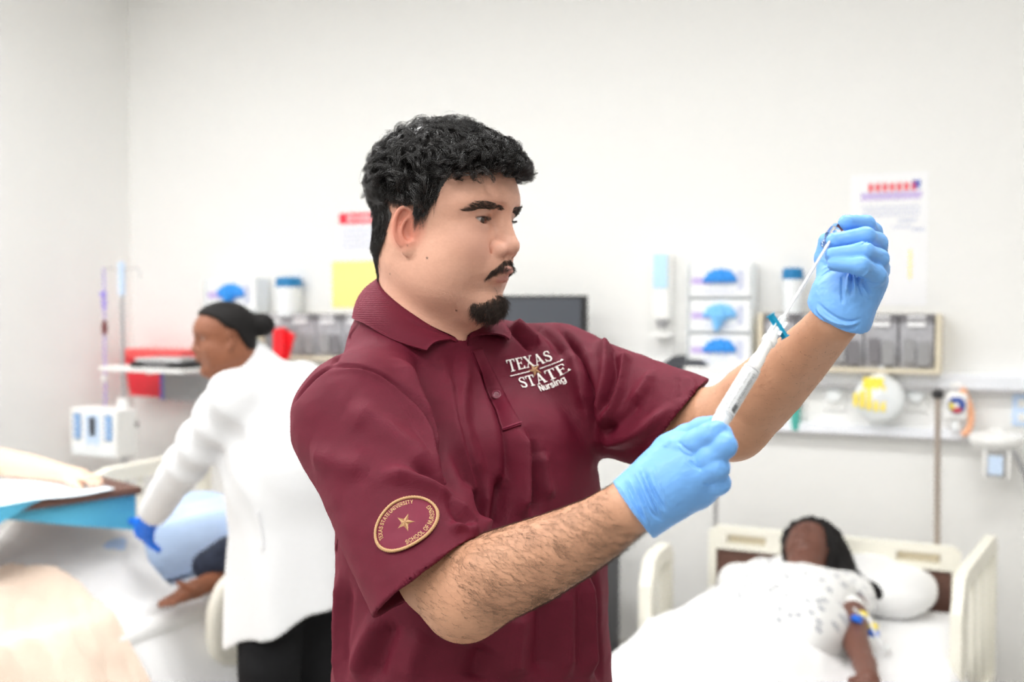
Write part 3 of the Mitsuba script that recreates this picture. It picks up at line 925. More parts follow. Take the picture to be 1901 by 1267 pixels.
# hair on the forearms
bt = cKDTree(body.vertices); bn_ = np.array(body.vertex_normals)
barea = np.zeros(len(body.vertices)); np.add.at(barea, body.faces.ravel(), np.repeat(body.area_faces / 3, 3))
def arm_hair(fore, n, L, r):
    pts = [c for c, _ in fore]
    d, t = poly_dist(np.array(body.vertices), pts)
    w = barea * (d < .058) * np.clip((t - .02) * 6, .15, 1) * (t < .985)
    idx = rng.choice(len(w), n, p=w / w.sum())
    P, N = np.array(body.vertices)[idx], bn_[idx]
    ax = norm(np.array(pts[-1]) - pts[0])
    side = norm(np.cross(N, ax))
    D = norm(ax * .75 - np.array([0, 0, .75]) + side * 0 + rng.normal(0, .20, N.shape))
    D = norm(D - N * (D * N).sum(1, keepdims=True))
    l = rng.uniform(*L, n)[:, None, None]
    s = np.linspace(0, 1, 5)[None, :, None]
    Q = P[:, None] + D[:, None] * l * s + N[:, None] * l * (.34 * s - .26 * s ** 2) - N[:, None] * .0004 + ax * (l * .25 * s ** 2)
    return strands(Q, r, r * .35)
add('person__arm_hair', cat(arm_hair(FORR, 6000, (.007, .015), .00009), arm_hair(FORL, 500, (.006, .011), .00005)), 'arm_hair', smooth=True)

# -- polo shirt -----------------------------------------------------------------------------------------
shirt = mesh_sdf(shirt_sdf, [-.33, .92, .85], [.33, 1.50, 1.57], .0024)
shirt = biggest(shirt)
STROKES = [
    # shoulder and armhole seams
    ([(613, 682), (644, 678), (700, 691), (744, 722), (781, 772), (812, 840), (843, 909), (866, 960)], .0042, -.0026),
    ([(620, 688), (648, 685), (700, 698), (740, 730), (774, 778), (804, 846), (834, 912)], .0060, .0015),
    ([(666, 602), (638, 637), (619, 678)], .0042, -.0024), ([(613, 682), (576, 707), (548, 747)], .0042, -.0024),
    # near sleeve
    ([(880, 974), (845, 935), (787, 898), (706, 882)], .011, .0040), ([(876, 984), (848, 955), (828, 915)], .008, -.0030),
    ([(888, 990), (862, 980), (835, 985)], .007, .0025), ([(560, 935), (590, 960), (613, 985), (624, 1018)], .010, -.0060),
    ([(575, 842), (630, 858), (690, 870)], .016, .0025), ([(640, 760), (720, 800), (800, 880)], .020, .0030),
    ([(870, 950), (820, 900), (760, 870)], .009, -.0035),
    # chest beside the placket
    ([(886, 668), (930, 760), (946, 828), (940, 920)], .010, -.0045), ([(868, 668), (852, 741), (866, 828), (893, 920)], .014, .0045),
    ([(775, 662), (800, 741), (831, 853), (858, 925)], .014, -.0055), ([(745, 668), (775, 745), (815, 850)], .014, .0040),
    ([(825, 665), (826, 741), (845, 840), (872, 925)], .012, .0040),
    ([(966, 800), (969, 865), (966, 964)], .011, .0060), ([(936, 885), (928, 942), (917, 987)], .010, -.0055), ([(985, 815), (995, 900), (992, 960)], .012, -.0040),
    ([(1004, 840), (1010, 890), (1017, 930)], .012, .0030), ([(905, 880), (900, 930), (894, 985)], .009, .0040),
    # far armhole and sleeve
    ([(1040, 608), (1075, 655), (1089, 700), (1100, 760), (1103, 810)], .0065, -.0060), ([(1065, 650), (1080, 700), (1090, 760)], .012, .0030),
    ([(1110, 625), (1128, 672), (1124, 734), (1110, 790)], .010, .0060), ([(1134, 650), (1143, 693), (1118, 775)], .008, -.0050),
    ([(1157, 658), (1152, 711), (1118, 795)], .009, .0055), ([(1192, 738), (1160, 775), (1122, 805)], .009, -.0040), ([(1210, 690), (1185, 740), (1130, 800)], .010, .0035),
    ([(1250, 752), (1165, 812), (1112, 822)], .011, .0040), ([(1271, 701), (1286, 712), (1280, 735)], .006, .0012), ([(1258, 700), (1266, 720), (1258, 745)], .006, -.0010),
    # below the far leaf of the collar
    ([(953, 602), (975, 620), (1000, 642)], .008, .0040), ([(944, 608), (965, 628), (988, 650)], .006, -.0035), ([(985, 598), (1020, 625), (1045, 668)], .009, -.0030),
    # hanging cloth
    ([(710, 1145), (678, 1194), (663, 1264)], .014, .0034), ([(740, 1155), (708, 1213), (694, 1267)], .013, -.0030), ([(650, 1080), (640, 1150), (640, 1264)], .012, -.0028),
    ([(632, 1060), (626, 1150), (624, 1264)], .008, .0020), ([(790, 1175), (770, 1215), (760, 1267)], .016, .0024),
    ([(1099, 1055), (1107, 1148), (1115, 1262)], .010, -.0055), ([(1082, 1060), (1088, 1148), (1092, 1262)], .012, .0050),
    ([(1011, 1105), (1011, 1180), (1008, 1262)], .020, -.0045), ([(960, 1130), (955, 1190), (950, 1262)], .020, .0045), ([(1050, 1080), (1052, 1160), (1050, 1262)], .014, .0035),
    ([(905, 1200), (890, 1230), (880, 1267)], .016, -.0040)]
shirt = folds(shirt, STROKES, 3.0)
sv, sn = np.array(shirt.vertices), np.array(shirt.vertex_normals)
shirt = trimesh.Trimesh(sv + sn * ((meshkit.fbm(sv * 22, 3, 9) - .5) * .006)[:, None], shirt.faces, process=False)
add('person__polo_shirt', shirt, 'knit', smooth=True)
tag('person__polo_shirt', 'maroon knitted polo shirt')

# collar: stand, fold and leaf
def ring_pt(phi, R, z):
    f = math.radians(phi)
    dirv = math.cos(f) * bF - math.sin(f) * bL
    return np.array([COLC[0], COLC[1], 0]) + dirv * R + np.array([0, 0, z])
zf = PchipInterpolator([0, 10, 30, 60, 90, 131, 180, 230, 270, 300, 330, 350, 360], [1.448, 1.4555, 1.466, 1.487, 1.508, 1.529, 1.535, 1.526, 1.506, 1.488, 1.470, 1.460, 1.452])
zl = PchipInterpolator([40, 60, 90, 131, 180, 230, 270, 300, 320], [1.4435, 1.4546, 1.475, 1.482, 1.487, 1.482, 1.474, 1.462, 1.452])
rl = PchipInterpolator([40, 60, 90, 131, 180, 230, 270, 300, 320], [.100, .100, .099, .092, .090, .092, .097, .098, .097])
NU = 90
P = []
for i in range(NU):
    t = i / (NU - 1)
    pf, pl = 6 + t * (354 - 6), 38 + t * (320 - 38)
    F, Lw = ring_pt(pf, .0655, float(zf(pf))), ring_pt(pl, float(rl(pl)), float(zl(pl)))
    S = ring_pt(pf, .0645, float(zf(pf)) - .030)
    out = norm((Lw - F) * [1, 1, 0])
    row = [S, S * .5 + F * .5 + 0 * out, F - [0, 0, .004], F + out * .0015 + [0, 0, .0006], F + out * .0045 - [0, 0, .002]]
    for k in np.linspace(.18, 1, 8):
        row.append(F + (Lw - F) * k + out * (.0095 * math.sin(math.pi * min(k, 1)) + .004 * k) + np.array([0, 0, .005 * math.sin(math.pi * k)]))
    P.append(row)
collar = grid_mesh(np.array(P), .0026)
add('person__polo_shirt__collar', collar, 'knit_rib', smooth=True)
SHIRT_RAY = cat(shirt)

def cloth_quad(p00, p10, p01, p11, nu, nv, lift, thick, mesh=None):
    """A strip of cloth laid on the shirt between four seen corners."""
    u, v = np.meshgrid(np.linspace(0, 1, nu), np.linspace(0, 1, nv), indexing='ij')
    c = [np.array(x, float) for x in (p00, p10, p01, p11)]
    pix = (c[0] * ((1 - u) * (1 - v))[..., None] + c[1] * (u * (1 - v))[..., None] + c[2] * ((1 - u) * v)[..., None] + c[3] * (u * v)[..., None]).reshape(-1, 2)
    m = mesh or shirt
    pts = on_surface(m, pix)
    assert len(pts) == nu * nv, (len(pts), nu * nv)
    _, j = cKDTree(m.vertices).query(pts)
    n = np.array(m.vertex_normals)[j]
    return grid_mesh((pts + n * lift).reshape(nu, nv, 3), thick)
plk = cloth_quad((874, 652), (892, 646), (934, 802), (967, 791), 8, 30, .0014, .0026)
add('person__polo_shirt__placket', plk, 'knit', smooth=True)
stitch = cloth_quad((934, 797), (966, 786), (934.4, 799.5), (966.4, 788.5), 16, 2, .0032, .0008)
add('person__polo_shirt__placket_stitching', stitch, 'patch_cloth', smooth=True)
def local_frame(pix, du, mesh=None):
    """Origin, right, up and out of the cloth at a seen point; du = the seen direction of 'right'."""
    m = mesh or shirt
    o = on_surface(m, [pix])[0]
    a = on_surface(m, [(pix[0] + du[0], pix[1] + du[1])])[0]
    near = np.linalg.norm(np.array(m.vertices) - o, axis=1) < .025
    view = norm(o - np.array([0, 0, CAMZ]))
    nn = np.array(m.vertex_normals)[near]
    n = norm(nn[(nn @ view) < 0].mean(0))
    x = norm((a - o) - n * ((a - o) @ n))
    return o, x, np.cross(n, x), n
def lay_on(mesh, fr, lift, on=None):
    """Lays flat work (x right, y up, z out) on the cloth round a local frame, following its shape."""
    m = on or shirt
    o, x, y, n = fr
    v = np.array(mesh.vertices)
    w = o + v[:, :1] * x + v[:, 1:2] * y
    loc, hit, _ = m.ray.intersects_location(w + n * .05, np.tile(-n, (len(w), 1)), multiple_hits=False)
    h = np.full(len(v), np.nan); h[hit] = (loc - o) @ n
    h = np.where(np.isnan(h), np.nanmedian(h), h)
    return trimesh.Trimesh(w + n * (h + lift + v[:, 2])[:, None], mesh.faces, process=False)

for bp in ((922, 734),):
    o, x, y, n = local_frame(bp, (10, -3), plk)
    bt_ = lathe([(0, -.0010), (.0054, -.0010), (.0060, 0), (.0058, .0012), (.0044, .0016), (.0036, .0009), (0, .0008)], 28)
    bt_.apply_transform(frame_tf(o + n * .0012, x, y, n))
    add('person__polo_shirt__button', bt_, 'button_maroon')
    for dx, dy in ((-.001, -.001), (.001, -.001), (-.001, .001), (.001, .001)):
        hole = trimesh.creation.cylinder(.00045, .0004, sections=10)
        hole.apply_transform(frame_tf(o + n * .0022 + x * dx + y * dy, x, y, n))
        add('person__polo_shirt__button_hole', hole, 'ink_black', smooth=False)

# lettering -----------------------------------------------------------------------------------------------
def stroke_poly(pts, w):
    return LineString(pts).buffer(w / 2, cap_style=2, join_style=2)
def serif(x, y, w, h=.07):
    return Polygon([(x - w / 2, y - h / 2), (x + w / 2, y - h / 2), (x + w / 2, y + h / 2), (x - w / 2, y + h / 2)])
def roman(ch):
    """A roman capital with thick and thin strokes and serifs, 1 high; returns (shape, width)."""
    th, tn = .17, .065
    if ch == 'T':
        return unary_union([stroke_poly([(.42, 0), (.42, 1)], th), stroke_poly([(.02, .965), (.82, .965)], .07), Polygon([(0, 1), (.12, 1), (.07, .74), (.02, .74)]), Polygon([(.84, 1), (.72, 1), (.77, .74), (.82, .74)]), serif(.42, .03, .44)]), .84
    if ch == 'E':
        return unary_union([stroke_poly([(.18, 0), (.18, 1)], th), stroke_poly([(.02, .965), (.70, .965)], .07), stroke_poly([(.02, .035), (.74, .035)], .07), stroke_poly([(.18, .52), (.52, .52)], .065), serif(.52, .52, .06, .24),
                            Polygon([(.72, 1), (.60, 1), (.67, .76), (.72, .76)]), Polygon([(.78, 0), (.62, 0), (.71, .26), (.76, .26)])]), .78
    if ch == 'X':
        return unary_union([stroke_poly([(.14, 1), (.74, 0)], th), stroke_poly([(.74, 1), (.14, 0)], tn), serif(.16, .97, .34, .06), serif(.74, .97, .30, .06), serif(.14, .03, .30, .06), serif(.74, .03, .34, .06)]), .90
    if ch == 'A':
        return unary_union([stroke_poly([(.42, .98), (.76, 0)], th), stroke_poly([(.43, .98), (.12, 0)], tn), stroke_poly([(.22, .33), (.64, .33)], .06), serif(.11, .03, .30, .06), serif(.76, .03, .34, .06)]), .92
    if ch == 'S':
        t = np.linspace(0, 1, 40)
        c = spline([(.56, .80), (.44, .945), (.28, .96), (.13, .84), (.13, .68), (.30, .55), (.48, .43), (.55, .27), (.46, .08), (.29, .035), (.12, .12), (.05, .25)], 40)
        w = np.interp(t, [0, .12, .32, .5, .72, .9, 1], [.06, .08, .12, .17, .13, .08, .06])
        return unary_union([LineString(c[i:i + 2]).buffer(w[i] / 2) for i in range(39)] + [Polygon([(.54, .99), (.60, .99), (.60, .68), (.54, .70)]), Polygon([(.02, .01), (.08, .01), (.08, .32), (.02, .32)])]), .64
def roman_word(word, h, gap=.09):
    x, out = 0, []
    for ch in word:
        s, w = roman(ch)
        out.append(affinity.translate(s, x, 0)); x += w + gap
    return affinity.scale(unary_union(out), h, h, origin=(0, 0)), (x - gap) * h
def thick(shape, depth, step=.0016):
    ms = []
    for g in getattr(shape, 'geoms', [shape]):
        if g.is_empty or g.area < 1e-9: continue
        ms.append(trimesh.creation.extrude_polygon(g.segmentize(step), depth, engine='earcut'))
    return cat(ms)
def star_facets(R, r=.42, rise=.25, rot=0.0):
    """A five-pointed star in ridges: (light facets, dark facets)."""
    a = np.radians(90 + rot + np.arange(10) * 36)
    rad = np.where(np.arange(10) % 2 == 0, R, R * r)
    pts = np.stack([rad * np.cos(a), rad * np.sin(a), np.zeros(10)], 1)
    sets = ([], [])
    for i in range(10):
        tri = np.array([[0, 0, R * rise], pts[i], pts[(i + 1) % 10]])
        base = tri.copy(); base[:, 2] = -.0004
        v = np.vstack([tri, base])
        f = [[0, 1, 2], [5, 4, 3], [0, 3, 4], [0, 4, 1], [1, 4, 5], [1, 5, 2], [2, 5, 3], [2, 3, 0]]
        sets[i % 2].append(trimesh.Trimesh(v, f, process=False))
    return cat(sets[0]), cat(sets[1])
# chest emblem: TEXAS / rule with a star / STATE / Nursing
fr = local_frame((992, 688), (40, -14))
hL1 = .0150
w1, l1 = roman_word('TEXAS', hL1); w2, l2 = roman_word('STATE', hL1)
W = .0640
w1 = affinity.translate(affinity.scale(w1, W / l1, 1, origin=(0, 0)), -W * .56, .0050)
w2 = affinity.translate(affinity.scale(w2, W / l2, 1, origin=(0, 0)), -W * .44, -.0050 - hL1)
rule = unary_union([LineString([(-W * .56, -.0002), (-.008, -.0002)]).buffer(.0006), LineString([(.008, -.0002), (W * .56, -.0002)]).buffer(.0006)])
ring = Point(W * .585, .0006).buffer(.0014)
add('person__polo_shirt__chest_lettering', lay_on(cat(thick(w1, .0009), thick(w2, .0009), thick(rule, .0008), thick(ring, .0008)), fr, .0006), 'thread_white', smooth=False)
nur = meshkit.text_mesh('Nursing', .0085, .0010, bold=True)
nb = nur.bounds
nur.apply_scale([.0330 / (nb[1][0] - nb[0][0]), 1, 1]); nur.apply_translation([-.006, -.0300, 0])
nur = nur.subdivide_to_size(.004)
add('person__polo_shirt__chest_lettering', lay_on(nur, fr, .0006), 'thread_white', smooth=False)
for st, mt in zip(star_facets(.0098, .36, .16, 12), ('thread_gold', 'thread_bronze')):
    add('person__polo_shirt__chest_star', lay_on(st, fr, .0012), mt, smooth=False)
# sleeve patch: oval with a corded rim, a star and two lines of lettering
fr = local_frame((753, 972), (40, -22))
A_, B_ = .0345, .0255
def oval(k): return affinity.scale(Point(0, 0).buffer(1, 48), A_ * k, B_ * k)
add('person__polo_shirt__sleeve_patch', lay_on(thick(oval(.96), .0012).subdivide_to_size(.0025), fr, .0011), 'patch_cloth', smooth=False)
tt_ = np.linspace(0, 2 * np.pi, 220)
cord = np.stack([A_ * .96 * np.cos(tt_), B_ * .96 * np.sin(tt_), .0016 + 0 * tt_], 1)
add('person__polo_shirt__sleeve_patch__rim', lay_on(tube(cord, .0016 + .00022 * np.cos(np.arange(220) * 2.1), 8, cap=False), fr, .0013), 'thread_gold', smooth=True)
for st, mt in zip(star_facets(.0105, .38, .16, 22), ('thread_gold', 'thread_bronze')):
    add('person__polo_shirt__sleeve_patch__star', lay_on(st, fr, .0022), mt, smooth=False)
def arc_text(text, a0, a1, h, inside):
    """Letters set along the oval between two angles."""
    widths, glyphs = [], []
    for ch in text:
        if ch == ' ':
            widths.append(.0012); glyphs.append(None); continue
        g = meshkit.text_mesh(ch, h, .0008, bold=True)
        b = g.bounds; g.apply_translation([-(b[0][0] + b[1][0]) / 2, 0, 0])
        widths.append(b[1][0] - b[0][0]); glyphs.append(g)
    tot = sum(widths); acc, out = 0, []
    aa = np.linspace(math.radians(a0), math.radians(a1), 400)
    rx, ry = A_ * .80, B_ * .76
    if inside: rx, ry = rx, ry
    path = np.stack([rx * np.cos(aa), ry * np.sin(aa)], 1)
    s = np.concatenate([[0], np.cumsum(np.linalg.norm(np.diff(path, axis=0), axis=1))]); s /= s[-1]
    for w_, g in zip(widths, glyphs):
        c0 = (acc + w_ / 2) / tot; acc += w_
        if g is None: continue
        p_ = np.array([np.interp(c0, s, path[:, 0]), np.interp(c0, s, path[:, 1])])
        q_ = np.array([np.interp(min(c0 + .01, 1), s, path[:, 0]), np.interp(min(c0 + .01, 1), s, path[:, 1])]) - np.array([np.interp(max(c0 - .01, 0), s, path[:, 0]), np.interp(max(c0 - .01, 0), s, path[:, 1])])
        ang = math.atan2(q_[1], q_[0])
        g.apply_scale([.86 * s_fit(tot, path), 1, 1])
        g.apply_translation([0, -h / 2, 0])
        g.apply_transform(trimesh.transformations.rotation_matrix(ang, [0, 0, 1]))
        g.apply_translation([p_[0], p_[1], 0])
        out.append(g)
    return cat(out)
def s_fit(tot, path):
    return np.linalg.norm(np.diff(path, axis=0), axis=1).sum() / tot
add('person__polo_shirt__sleeve_patch__lettering', lay_on(arc_text('TEXAS STATE UNIVERSITY', 178, 50, .0042, True), fr, .0020), 'thread_gold', smooth=False)
add('person__polo_shirt__sleeve_patch__lettering', lay_on(arc_text('SCHOOL OF NURSING', 248, 372, .0042, True), fr, .0020), 'thread_gold', smooth=False)

# -- gloves -----------------------------------------------------------------------------------------------
def ripples(m, strokes, seed):
    m = folds(m, strokes, 1.7)
    v, n = np.array(m.vertices), np.array(m.vertex_normals)
    return trimesh.Trimesh(v + n * ((meshkit.fbm(v * 90, 3, seed) - .5) * .0012)[:, None], m.faces, process=False)
gr = biggest(mesh_sdf(glove_r, RH_W - [.055, .06, .06], RH_W + [.10, .06, .10], .0012))
gr = relax(gr, 3)
def zr(pts): return [(1120 + x / 5.068, 760 + y / 5.068) for x, y in pts]
gr = ripples(gr, [
    (zr([(390, 560), (470, 760), (590, 960)]), .0014, -.0012), (zr([(330, 590), (420, 780), (540, 1040)]), .0014, -.0013), (zr([(360, 560), (440, 770), (565, 1000)]), .0016, .0010),
    (zr([(280, 620), (350, 760), (480, 1000), (560, 1050)]), .0015, -.0013), (zr([(240, 650), (330, 830), (400, 1000), (440, 1110)]), .0016, .0013), (zr([(200, 680), (290, 860), (390, 1060)]), .0014, -.0012),
    (zr([(470, 540), (520, 700), (620, 930)]), .0016, .0006), (zr([(150, 710), (270, 900), (420, 1130)]), .0012, .0010),
    (zr([(700, 300), (790, 380), (850, 410)]), .0012, -.0010), (zr([(720, 330), (770, 400), (850, 430)]), .0012, .0008),
    (zr([(810, 480), (870, 540), (920, 570)]), .0012, -.0010), (zr([(940, 700), (1000, 712), (1050, 700)]), .0010, -.0008), (zr([(640, 300), (600, 330), (580, 360)]), .004, .0008)], 21)
add('person__glove', gr, 'nitrile', smooth=True)
tag('person__glove', 'light blue nitrile glove holding the syringe')
gl = biggest(mesh_sdf(glove_l, LH_W - [.05, .07, .045], LH_W + [.075, .07, .12], .0012))
gl = relax(gl, 3)
def zl_(pts): return [(1480 + x / 4.875, 380 + y / 4.875) for x, y in pts]
gl = ripples(gl, [
    (zl_([(470, 625), (455, 720), (440, 800)]), .0014, .0014), (zl_([(495, 625), (490, 740), (485, 830)]), .0012, -.0014), (zl_([(515, 625), (520, 720), (525, 810)]), .0014, .0014),
    (zl_([(540, 640), (565, 730), (600, 830)]), .0013, -.0016), (zl_([(410, 650), (405, 780), (415, 900)]), .0014, -.0010), (zl_([(590, 660), (630, 760), (680, 810)]), .0014, -.0012),
    (zl_([(610, 690), (680, 720), (750, 712)]), .0013, -.0012), (zl_([(195, 660), (250, 620), (300, 585)]), .0012, -.0013), (zl_([(200, 620), (240, 590), (280, 570)]), .0012, .0010),
    (zl_([(210, 520), (250, 535), (285, 545)]), .0010, -.0010), (zl_([(215, 490), (250, 505), (280, 515)]), .0010, .0008), (zl_([(170, 930), (280, 1040), (400, 1085), (560, 1060)]), .0016, .0014),
    (zl_([(165, 960), (260, 1070), (390, 1125), (560, 1090)]), .0014, -.0012), (zl_([(185, 890), (300, 990), (420, 1050), (580, 1030)]), .0014, -.0010), (zl_([(560, 720), (620, 800), (660, 860)]), .0016, .0010),
    (zl_([(620, 330), (600, 350), (560, 372)]), .0010, -.0008), (zl_([(650, 340), (630, 352), (610, 366)]), .0009, -.0007), (zl_([(640, 600), (615, 625), (580, 640)]), .0012, .0010)], 22)
add('person__glove', gl, 'nitrile', smooth=True)
tag('person__glove_001', 'light blue nitrile glove on the raised hand')
# ---- syringe with vial adapter, held in both hands ---------------------------------------------------
S0, S1 = at(1331, 793, .843), at(1553, 428, .952)                       # plunger end; vial end
sx = norm(S1 - S0); sl = np.linalg.norm(S1 - S0)
def s_at(px_, py_):
    """The distance along the syringe's axis at a seen pixel."""
    d = ray(px_, py_); o = np.array([0, 0, CAMZ])
    n = np.cross(np.cross(sx, d), d)
    return ((o - S0) @ n) / (sx @ n)
def s_pt(s): return S0 + sx * s
a0, a1, a2, a3, a4, a5 = s_at(1334, 787), s_at(1341, 772), s_at(1394, 683), s_at(1410, 657), s_at(1428, 628), s_at(1446, 596)
a6, a7 = s_at(1539, 452), s_at(1553, 428)
BR = .0076
mat('frost', (.84, .86, .88), .35, .45)
mat('label_film', (.66, .675, .69), .35, .5)
mat('label_ink', (.030, .032, .040), .5, .3)
tag('syringe', 'clear prefilled saline syringe with printed label, white connector and long spike', 'syringe')
def along(prof, sec=40): return lathe([(r, s) for s, r in prof], sec, sx, S0)
def wallr(s0, s1, ro, ri):
    return along([(s0, ri), (s0, ro), (s1, ro), (s1, ri), (s0, ri)])
add('syringe__barrel', along([(a0 - .027, BR), (a2, BR)]), 'clear_plastic', smooth=40)
add('syringe__piston', along([(a0 - .0125, 0), (a0 - .0125, BR - .0006), (a2 - .004, BR - .0006), (a2 - .004, 0)]), 'frost', smooth=40)
add('syringe__flange', along([(a0 - .0285, BR - .0012), (a0 - .0285, .0082), (a0 - .0270, .0082), (a0 - .0270, BR - .0012), (a0 - .0285, BR - .0012)]), 'clear_solid', smooth=40)
add('syringe__plunger', cat(along([(a0 - .0275, 0), (a0 - .0275, .0030), (a0 - .0245, .0030), (a0 - .0245, BR - .0012), (a0 - .0225, BR - .0012), (a0 - .0225, 0)])), 'white_plastic')
add('syringe__plunger_seal', along([(a0 - .022, 0), (a0 - .022, BR - .001), (a0 - .020, BR - .0013), (a0 - .018, BR - .001), (a0 - .016, BR - .001), (a0 - .013, 0)]), 'rubber_grey')
add('syringe__label', along([(a1, BR + .00010), (a1, BR + .00025), (a2 - .004, BR + .00025), (a2 - .004, BR + .00010)]), 'label_film', smooth=40)
# print on the label, wrapped round the barrel: x along the barrel, y round it
vdir = norm(np.array([0, 0, CAMZ]) - s_pt((a1 + a2) / 2)); vdir = norm(vdir - sx * (vdir @ sx))
vside = np.cross(vdir, sx)                                              # to the right of the barrel as the camera sees it going up
def wrap(m, s0, ang0, lift=.0003, flip=False):
    v = np.array(m.vertices)
    th = ang0 + v[:, 1] / BR
    r = BR + lift + v[:, 2]
    s = s0 + v[:, 0]
    return trimesh.Trimesh(S0 + s[:, None] * sx + (r * np.cos(th))[:, None] * vdir + (r * np.sin(th))[:, None] * vside, m.faces, process=False)
LL = a2 - .006 - a1
def print_line(text, h, ang, length, start, bold=False):
    m = meshkit.text_mesh(text, h, .00006, bold=bold)
    b = m.bounds
    m.apply_translation(-b[0])
    m.apply_scale([length / (b[1][0] - b[0][0]), 1, 1])
    m = m.subdivide_to_size(.004)
    m.vertices[:, 0] = length - m.vertices[:, 0]; m.vertices[:, 1] *= -1    # reads downwards, from the tip to the plunger
    return wrap(m, start, ang)
pr = [print_line('0.9% SODIUM CHLORIDE INJECTION, USP', .0026, -.28, LL * .86, a1 + LL * .10, True),
      print_line('Sterile Solution  Single use  Preservative free', .0016, .16, LL * .86, a1 + LL * .08),
      print_line('Rx only  Do not use if seal is broken', .0014, .44, LL * .80, a1 + LL * .10),
      print_line('Sterile fluid path  Discard unused portion', .0014, .66, LL * .80, a1 + LL * .10)]
add('syringe__label__print', cat(pr), 'label_ink', smooth=False)
ticks = []
for i in range(26):
    w = .0034 if i % 5 == 0 else .0018
    t = box(.00022, w, .00006); t = t.subdivide_to_size(.0012); t.apply_translation([0, w / 2, .00003])
    ticks.append(wrap(t, a1 + LL * .12 + LL * .84 * i / 25, -1.0))
for i in range(11):
    t = box(.0009, .0009, .00006); t.apply_translation([0, (i - 5) * .0017, 0]); ticks.append(wrap(t, a1 + .0020, 0))
for i, w in enumerate((.4, .9, .3, .5, 1.0, .4, .7, .3, .9, .5)):
    t = box(.0075, .0003 * w + .0001, .00006).subdivide_to_size(.003); t.apply_translation([0, i * .00045, 0]); ticks.append(wrap(t, a1 + .0085, -.95))
add('syringe__label__scale', cat(ticks), 'ink_black', smooth=False)
add('syringe__tip_collar', along([(a2 - .003, 0), (a2 - .003, BR), (a2, BR), (a2 + .001, .0062), (a3 - .004, .0060), (a3 - .0035, .0052), (a3, .0050), (a3, 0)]), 'white_plastic')
ribs = [(a3, 0), (a3, .0046)]
for i in range(6):
    s = a3 + (a4 - a3) * (.10 + .13 * i); ribs += [(s, .0046), (s + .0006, .0050), (s + .0016, .0050), (s + .0022, .0046)]
ribs += [(a4 - .006, .0046), (a4 - .0055, .0066), (a4, .0068), (a4 + .001, .0062), (a4 + .001, 0)]
add('syringe__connector', along(ribs), 'white_plastic')
add('syringe__hub', cat(along([(a4 + .001, 0), (a4 + .001, .0048), (a4 + .006, .0048), (a4 + .007, .0038), (a5 + .004, .0034), (a5 + .006, .0024), (a5 + .008, 0)], 24)), 'frost', smooth=30)
for k in range(4):
    c_, s_ = math.cos(k * math.pi / 2 + .5), math.sin(k * math.pi / 2 + .5)
    f = box(.0007, .0036, (a5 - a4) * .75)
    f.apply_transform(frame_tf(s_pt(a4 + .006 + (a5 - a4) * .38) + (vdir * c_ + vside * s_) * .0046, vdir * -s_ + vside * c_, vdir * c_ + vside * s_, sx))
    add('syringe__hub_fin', f, 'frost', smooth=False)
bar0, bar1 = at(1430, 585, .8950), at(1458, 627, .8920)
bd = norm(bar1 - bar0); bm_ = (bar0 + bar1) / 2; bl = np.linalg.norm(bar1 - bar0)
bn = norm(sx - bd * (sx @ bd))
clip = rbox(bl, .0034, .0075, .0010); clip.apply_transform(frame_tf(bm_, bd, bn, np.cross(bd, bn)))
add('syringe__finger_plate', clip, 'teal_plastic')
for t in (-1, 1):
    e = rbox(.0012, .0046, .0088, .0005); e.apply_transform(frame_tf(bm_ + bd * t * bl * .49, bd, bn, np.cross(bd, bn))); add('syringe__finger_plate__rim', e, 'teal_plastic')
add('syringe__needle', along([(a5, 0), (a5, .0021), (a6, .0019), (a6 + .004, .0004), (a6 + .004, 0)], 20), 'clear_plastic', smooth=40)
add('syringe__needle_core', along([(a5 - .004, 0), (a5 - .004, .0010), (a6 + .008, .0010), (a6 + .010, 0)], 14), 'frost', smooth=40)
# the small vial in the raised hand
tag('vial', 'small clear medicine vial pinched in the raised blue glove', 'vial')
v0 = s_pt(a6 - .002) + np.array([0, .010, 0])
vx = norm(at(1566, 410, .972) - v0)
def vial(prof, sec=36): return lathe(prof, sec, vx, v0)
add('vial__bottle', vial([(0, .0045), (.0040, .0045), (.0044, .006), (.0036, .0075), (.0040, .0095), (.0062, .012), (.0064, .014), (.0064, .026), (.0056, .0275), (0, .0277)]), 'clear_solid', smooth=40)
add('vial__cap', vial([(0, 0), (.0042, 0), (.0045, .0006), (.0045, .0044), (.0040, .0048), (0, .0048)]), 'clear_solid', smooth=40)
# ======================================================================================================
# THE WARD BEHIND
# ======================================================================================================
mat('cream_plastic', srgb(232, 229, 217), .45, .4)
mat('cream_metal', srgb(232, 228, 216), .4, .4)
mat('brown_laminate', srgb(96, 66, 56), .5, .4)
mat('bed_white', speckle((.76, .76, .755), .03, 260), .85, .15, sheen=.3)
mat('sheet_white', speckle((.78, .78, .785), .03, 260), .85, .15, sheen=.3)
mat('blanket_peach', speckle(srgb(224, 203, 186), .05, 180), .9, .1, sheen=.4)
mat('grey_plastic', srgb(150, 150, 152), .4, .4)
mat('dark_grey', srgb(58, 60, 66), .45, .4)
mat('black_plastic', (.016, .016, .018), .4, .4)
mat('screen_grey', srgb(70, 74, 82), .25, .5)
mat('rail_white', (.80, .82, .87), .4, .45)
mat('paper_white', (.88, .88, .90), .7, .2)
mat('paper_yellow', srgb(252, 236, 150), .7, .2)
mat('print_red', srgb(226, 60, 78), .6, .2)
mat('print_blue', srgb(96, 110, 190), .6, .2)
mat('print_grey', srgb(200, 204, 222), .6, .2)
mat('print_lilac', srgb(196, 178, 224), .6, .2)
mat('glove_royal', srgb(40, 140, 226), .5, .4)
mat('glove_sky', srgb(120, 190, 244), .5, .4)
mat('bin_grey', speckle(srgb(178, 178, 184), .25, 60), .4, .4)
